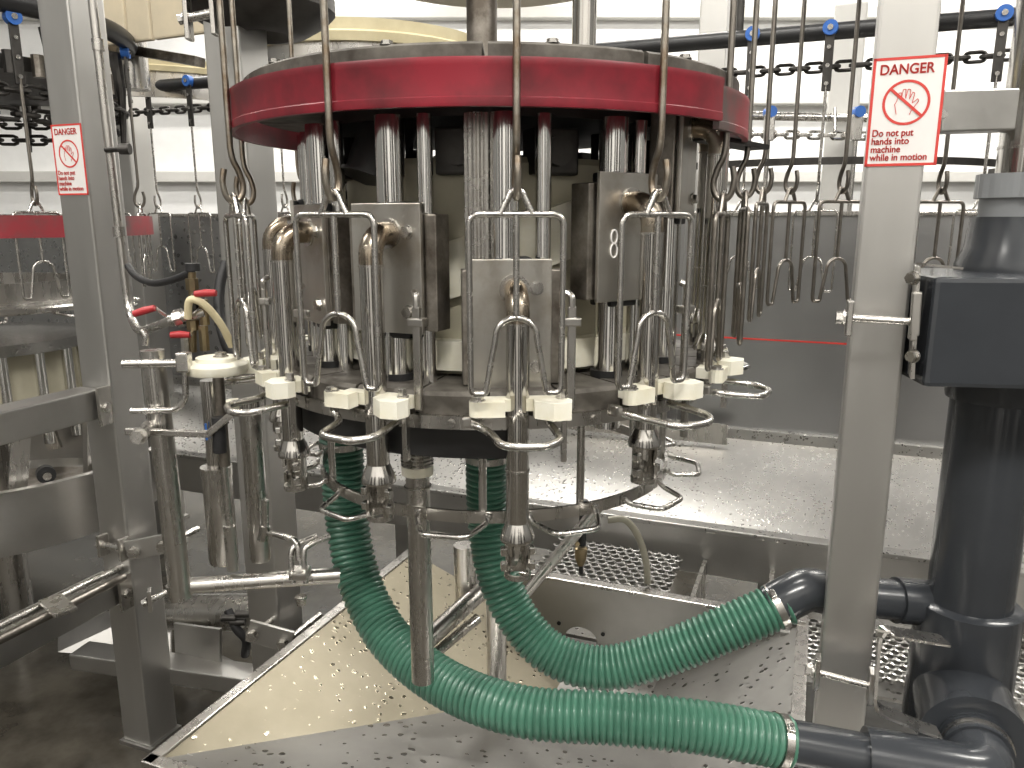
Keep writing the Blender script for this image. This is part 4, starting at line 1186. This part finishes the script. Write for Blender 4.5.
for px0, py0, px1, py1, st in ((134, 314, 155, 308, (166, 316)), (216, 293, 195, 294, (192, 297)), (171, 335, 190, 335, (193, 331))):
    mb = MB(); mb.tube([P(px0, py0, D - 0.03), P((px0 + px1) / 2, (py0 + py1) / 2 - 0.5, D - 0.03), P(px1, py1, D - 0.03)], [0.0065, 0.0075, 0.006], 10); h_ = mb.build('valve_handle', REDH, t)
    mb = MB(); mb.tube([P(px1, py1, D - 0.03), P(st[0], st[1], D - 0.01)], 0.004, 8); mb.build('handle_stem', ROD, h_)
mb = MB(); q = P(193, 271, D); mb.tube([q, q + Vector((0, 0, 0.015))], 0.014, 12); mb.build('hose_elbow', BLACKP, t)
tag((MB().tube(spline([P(128, 266, 1.72), P(136, 276, 1.68), P(152, 283, 1.62), P(172, 280, 1.56), P(192, 272, 1.52)], 8), 0.0075, 12)).build('black_hose', BLACK), 'short black rubber hose sagging between left post and valves', 'hose')
tag((MB().tube(spline([P(188, 318, 1.5), P(189, 302, 1.49), P(196, 300, 1.49), P(208, 308, 1.5), P(222, 326, 1.52), P(232, 346, 1.54)], 8), 0.0075, 12)).build('cream_hose', CREAM), 'cream plastic hose arching out of the brass valves', 'hose')
tag((MB().tube(spline([P(226, 262, 1.66), P(220, 285, 1.64), P(219, 312, 1.62), P(224, 338, 1.6), P(232, 358, 1.58)], 8), 0.011, 12)).build('black_hose', BLACK), 'thick black hose curving down behind the far left shackle', 'hose')

# standpipe with cross bars
t = thing('tube_stand', 'L shaped steel tube stand with cross bars at the left of the carousel', 'stand', P(180, 597, 1.36))
mb = MB(); mb.tube(fillet([P(152, 350, 1.35), P(180, 588, 1.35)], 0.01), 0.0205, 24); mb.build('standpipe', STEEL, t)
mb = MB(); mb.tube([P(177, 583, 1.35), P(181, 598, 1.35)], 0.0205, 24); mb.build('foot_cap', STEEL, t)
mb = MB(); mb.tube([P(184, 586, 1.36), P(340, 575, 1.42)], 0.0155, 20); mb.build('cross_tube', STEEL, t)
mb = MB(); mb.tube(fillet([P(145, 345, 1.35), P(146, 337, 1.35), P(141, 330, 1.35)], 0.004, 3), 0.006, 10); mb.build('bleed_valve', ROD, t)
mb = MB(); mb.tube([P(123, 364, 1.33), P(186, 363, 1.33)], 0.0075, 12); mb.build('cross_bar', WHITEP if False else ROD, t)
mb = MB(); mb.tube(fillet([P(131, 411, 1.32), P(176, 410, 1.32), P(186, 400, 1.32), P(185, 370, 1.32)], 0.02, 5), 0.0055, 12); mb.build('bent_bar', ROD, t)
mb = MB(); mb.beam(P(126, 431, 1.31), P(210, 434, 1.31), 0.012, 0.012, bev=0.002); mb.beam(P(208, 434, 1.31), P(232, 414, 1.31), 0.012, 0.012, bev=0.002); mb.build('flat_bar', ROD, t)
mb = MB(); a = P(140, 436, 1.27); mb.cyl(a, P(150, 425, 1.36), 0.012, 16); k_ = mb.build('pivot_pin', STEEL, t)
mb = MB(); hexbolt(mb, a, (0.0, -1, 0.1), 0.0115, 0.014); mb.build('nut', ROD, k_)
mb = MB(); mb.box(P(184, 362, 1.32), (0.022, 0.022, 0.034), bev=0.003); mb.build('bar_clamp', ROD, t)

t = thing('u_bolt_clamp', 'steel U bolt clamp with hose tails on the low cross tube', 'clamp', P(300, 600, 1.38))
for px in (293, 306):
    mb = MB(); mb.tube(spline([P(px, 583, 1.36), P(px - 2, 555, 1.37), P(px + 4, 545, 1.38), P(px + 24, 536, 1.40)], 6), 0.0055, 10); mb.build('u_bolt', ROD, t)
mb = MB(); mb.box(P(300, 573, 1.36), (0.034, 0.04, 0.014), bev=0.003); mb.build('saddle', STEEL, t)
mb = MB(); hexbolt(mb, P(301, 596, 1.36), (0, 0, -1), 0.009, 0.018); mb.build('nut', ROD, t)
mb = MB(); mb.tube(spline([P(268, 533, 1.42), P(282, 536, 1.4), P(296, 542, 1.38), P(299, 560, 1.37)], 5), 0.0062, 10); mb.build('hose_tail', ROD, t)
mb = MB(); mb.cyl(P(265, 500, 1.42), P(265, 528, 1.42), 0.0075, 12); mb.cyl(P(265, 526, 1.42), P(262, 540, 1.42), 0.010, 8); mb.build('hose_fitting', ROD, t)

# white knob and cylinders
t = thing('white_knob', 'stepped white plastic disc with a bolt beside the far left shackle', 'disc', P(217, 372, 1.36))
c = P(217, 364, 1.36)
mb = MB(); mb.lathe([(0.0, -0.016), (0.050, -0.016), (0.053, -0.012), (0.053, 0.0), (0.050, 0.003), (0.036, 0.006), (0.035, 0.013), (0.0, 0.013)], c=c, seg=40, smooth=False); mb.build('disc', WHITEP, t)
mb = MB(); hexbolt(mb, c + Vector((0.008, 0, 0.013)), (0, 0, 1), 0.011, 0.008); mb.build('bolt', ROD, t)
mb = MB(); mb.cyl(c - Vector((0, 0, 0.016)), c - Vector((0, 0, 0.19)), 0.010, 16); mb.build('stem', BLOCK, t)
def air_cylinder(label, px, py0, py1, py2, d, rr, rb, lab=None):
    a = P(px, py0, d); b = P(px, py1, d); c = P(px, py2, d)
    o = thing('air_cylinder', label, 'cylinder', (a.x, a.y, c.z), 0, 'steel cylinders at the left')
    mb = MB(); mb.cyl((a.x, a.y, a.z), (a.x, a.y, b.z), rr, 20); mb.build('rod', TUBE, o)
    mb = MB(); mb.lathe([(0.0, c.z), (rb * 0.9, c.z), (rb, c.z + 0.006), (rb, b.z - 0.02), (rb * 1.06, b.z - 0.02), (rb * 1.06, b.z), (0.0, b.z)], c=(a.x, a.y, 0), seg=28); mb.build('barrel', STEEL, o)
    return o
o1 = air_cylinder('steel air cylinder with thick barrel under the white knob', 209, 380, 466, 562, 1.56, 0.018, 0.0305)
mb = MB(); q = P(207, 440, 1.535); mb.beam(q, q + Vector((0, 0, 0.035)), 0.004, 0.002, up=(0, 1, 0)); mb.build('blue_mark', BLUE, o1)
o2 = air_cylinder('slim steel air cylinder right of the thick barrel', 249, 398, 412, 560, 1.47, 0.02, 0.0205)
mb = MB(); mb.lathe([(0, 0), (0.022, 0), (0.024, 0.006), (0.02, 0.016), (0, 0.018)], c=P(236, 408, 1.5), seg=24); mb.build('white_cap', WHITEP, o2)
t = thing('lever_handle', 'black rubber gripped lever hanging beside the steel cylinders', 'lever', P(220, 455, 1.4))
mb = MB(); mb.tube([P(217, 417, 1.32), P(219, 430, 1.32), P(220, 452, 1.32)], [0.010, 0.0115, 0.012], 16); mb.build('grip', BLACK, t)
t = thing('sleeved_rod', 'thin steel rod with a thicker sleeve at its lower end', 'rod', P(232, 570, 1.38))
mb = MB(); mb.cyl(P(223, 455, 1.38), P(230, 530, 1.38), 0.0065, 12); mb.build('rod', ROD, t)
mb = MB(); mb.cyl(P(229, 526, 1.38), P(233, 570, 1.38), 0.011, 16); mb.build('sleeve', STEEL, t)

# low machinery between the left post and the tray
t = thing('low_drive_housing', 'low grey steel drive housing with round duct behind the left frame', 'housing', P(215, 680, 2.2))
mb = MB(); mb.cyl(P(140, 612, 2.3), P(285, 612, 2.1), 0.055, 28); mb.build('round_duct', STEEL, t)
mb = MB(); mb.sheet([P(176, 622, 2.08), P(222, 628, 2.02), P(222, 664, 2.02), P(178, 655, 2.08)], 0.01); mb.build('cover_plate', BEAM, t)
mb = MB(); mb.beam(P(80, 655, 2.1), P(268, 682, 1.95), 0.08, 0.05, bev=0.004); mb.build('base_channel', BEAM, t)
mb = MB(); mb.beam(P(220, 660, 2.1), P(262, 680, 1.95), 0.02, 0.02); mb.build('slant_bar', BEAM, t)
mb = MB(); mb.sheet([P(60, 620, 2.3), P(172, 600, 2.3), P(172, 662, 2.2), P(60, 652, 2.2)], 0.01); mb.build('side_plate', BEAM, t)
mb = MB(); mb.tube(spline([P(228, 610, 1.95), P(236, 628, 1.93), P(246, 640, 1.93), P(245, 655, 1.95)], 6), 0.012, 10); mb.build('cable', BLACK, t)
for px, py in ((238, 622), (229, 618), (243, 614)):
    mb = MB(); q = P(px, py, 1.93); mb.tube([q - Vector((0.02, 0, 0)), q + Vector((0.02, 0, 0))], 0.010, 12); mb.build('fitting', DARKM, t)

# ------------------------------------------------------------------ neighbouring carousel at the left edge
LX, LY = -1.74, 1.05
t = thing('neighbour_carousel', 'second carousel machine partly in view at the left edge', 'machine', (LX, LY, 0.0))
C2 = (LX, LY, 0)
mb = MB(); mb.lathe([(0.55, 1.40), (0.56, 1.40), (0.56, 1.462), (0.55, 1.462)], c=C2, seg=72); mb.build('red_ring', REDG, t)
mb = MB(); mb.lathe([(0.32, 1.185), (0.44, 1.175), (0.445, 1.18), (0.445, 1.19), (0.44, 1.195), (0.32, 1.20)], c=C2, seg=64); mb.build('rim_plate', STEEL, t)
mb = MB(); mb.lathe([(0.32, 1.20), (0.325, 1.20), (0.325, 1.26), (0.32, 1.26)], c=C2, seg=64); mb.build('rim_wall', STEEL, t)
mb = MB(); mb.lathe([(0.0, 1.04), (0.335, 1.04), (0.335, 1.075), (0.0, 1.085)], c=C2, seg=48); mb.build('top_disc', DISCWET, t)
mb = MB(); mb.lathe([(0.0, 0.80), (0.26, 0.80), (0.26, 1.04), (0.0, 1.04)], c=C2, seg=48, smooth=False); mb.build('drum', DRUM, t)
for k in range(18):
    q = pol(0.305, k * 20 + 4, 0)
    mb = MB(); mb.cyl((LX + q.x, LY + q.y, 0.74), (LX + q.x, LY + q.y, 1.04), 0.016, 14); mb.build('column', CHROME, t)
mb = MB(); mb.lathe([(0.40, 0.46), (0.52, 0.48), (0.535, 0.67), (0.545, 0.682), (0.53, 0.685), (0.515, 0.675), (0.505, 0.49), (0.40, 0.475)], c=C2, seg=72); mb.build('lower_trough', BEAM, t)
mb = MB(); mb.lathe([(0.0, 0.46), (0.42, 0.46), (0.42, 0.48), (0.0, 0.48)], c=C2, seg=48); mb.build('lower_disc', BLOCK, t)
mb = MB(); mb.cyl((LX, LY, 0.0), (LX, LY, 2.2), 0.05, 24); mb.build('main_shaft', STEEL, t)
for k in range(12):
    th = 30 * k + 8
    M = Matrix.Translation((LX, LY, 0)) @ Matrix.Rotation(rad(th), 4, 'Z')
    mb = MB(); mb.beam(M @ Vector((0, -0.44, 0.55)), M @ Vector((0.05, -0.42, 0.84)), 0.05, 0.02, up=M.to_3x3() @ Vector((0, -1, 0))); mb.build('blade', STEEL, t)
    mb = MB(); c = M @ Vector((0.09, -0.47, 0.70)); n_ = M.to_3x3() @ Vector((0, -1, 0)); mb.cyl(c, c + n_ * 0.03, 0.026, 16); r_ = mb.build('roller', BLACK, t)
    mb = MB(); mb.cyl(c + n_ * 0.03, c + n_ * 0.045, 0.012, 12); mb.build('roller_bolt', ROD, r_)
    M2 = M @ Matrix.Translation((0, 0, 0))
    mb = MB(); mb.tube([M @ p for p in fillet([Vector((-0.05, -0.43, 1.175)), Vector((-0.04, -0.50, 1.165)), Vector((0.04, -0.50, 1.165)), Vector((0.05, -0.43, 1.175))], 0.02, 4)], 0.005, 8); mb.build('wire_loop', ROD, t)
for i, (a, lab) in enumerate(((28, 'shackle on the neighbouring carousel nearest the small sign post'), (2, 'second shackle of the neighbouring carousel from the small sign post'),
                          (-22, 'third shackle of the neighbouring carousel, at the left picture edge'), (54, 'shackle on the neighbouring carousel hidden behind the small sign post'),
                          (15, 'dark hanger shackle between the two front ones of the neighbouring carousel'), (-10, 'dark hanger shackle left of the second one on the neighbouring carousel'), (80, 'shackle of the neighbouring carousel just right of the small sign post'), (104, 'second shackle right of the small sign post'))):
    q = pol(0.535, a, 0)
    place(protoN, LX + q.x, LY + q.y, 1.50, rad(a), lab, 'neighbouring carousel shackles')
t = thing('overhead_rail', 'dark overhead rail clutter above the neighbouring carousel', 'rail', (LX, LY, 1.98))
mb = MB(); mb.tube([(LX + 0.535 * math.sin(rad(a)), LY - 0.535 * math.cos(rad(a)), 2.02) for a in range(-120, 150, 6)], 0.03, 12); mb.build('rail_pipe', BLACKP, t)
mb = MB(); mb.lathe([(0.05, 1.86), (0.46, 1.86), (0.46, 1.90), (0.05, 1.90)], c=C2, seg=40); mb.build('sprocket_wheel', DARKM, t)
for zz, nn, rr_ in ((1.80, 60, 0.50), (1.74, 56, 0.47)):
    lk = None
    for k in range(nn):
        a = 2 * PI * k / nn
        M = Matrix.Translation((0, 0, zz - 1.98)) @ Matrix.Rotation(a, 4, 'Z') @ Matrix.Translation((0, -rr_, 0)) @ Matrix.Rotation(0 if k % 2 else PI / 2, 4, 'X')
        if lk is None:
            mb = MB(); lp_ = [(0.020 + 0.015 * math.cos(x), 0.015 * math.sin(x), 0) for x in [-PI / 2 + PI * i_ / 4 for i_ in range(5)]] + [(-0.020 + 0.015 * math.cos(x), 0.015 * math.sin(x), 0) for x in [PI / 2 + PI * i_ / 4 for i_ in range(5)]]
            mb.tube(lp_, 0.0065, 6, closed=True); lk = mb.build('link', DARKM, t, local=True); lk.matrix_local = M
        else: share(lk, t, M)
for k in range(18):
    a = rad(20 * k + 6); mb = MB(); q = Vector((LX + 0.50 * math.sin(a), LY - 0.50 * math.cos(a), 0))
    mb.tube([q + Vector((0, 0, 1.98)), q + Vector((0.01, 0, 1.86)), q + Vector((0.0, 0, 1.70))], [0.020, 0.014, 0.009], 8); mb.build('shackle_guide', DARKM, t)
for k in range(40):
    q = pol(0.485, 9 * k, 1.845); 
    mb = MB(); mb.cyl(Vector((LX, LY, 0)) + q, Vector((LX, LY, 0)) + q + Vector((0, 0, 0.06)), 0.017, 8); mb.build('chain_roller', BLOCK if k % 2 else DARKM, t)

# ------------------------------------------------------------------ nozzle, clear hose behind the tray
t = thing('spray_nozzle', 'brass spray nozzle with black pipe hanging behind the loop ring', 'nozzle', P(582, 570, 1.95))
mb = MB(); mb.cyl(P(584, 500, 1.95), P(582, 545, 1.95), 0.011, 14); mb.build('pipe', BLACK, t)
mb = MB(); mb.lathe([(0, -0.05), (0.008, -0.05), (0.016, -0.03), (0.018, 0.0), (0.013, 0.004), (0.0, 0.004)], c=P(581, 548, 1.95), seg=16); mb.build('nozzle', BRASS, t)
mb = MB(); mb.beam(P(578, 545, 1.93), P(572, 537, 1.93), 0.012, 0.012); mb.build('cock', BRASS, t)
mb = MB(); mb.cyl(P(581, 566, 1.95), P(581, 573, 1.95), 0.006, 10); mb.build('tip', BLACK, t)
tag((MB().tube(spline([P(608, 520, 2.0), P(625, 520, 2.0), P(638, 536, 2.0), P(646, 562, 2.02), P(648, 592, 2.05)], 8), 0.0095, 12)).build('clear_hose', CLEAR), 'clear plastic hose dropping behind the tray wall beside the nozzle', 'hose')
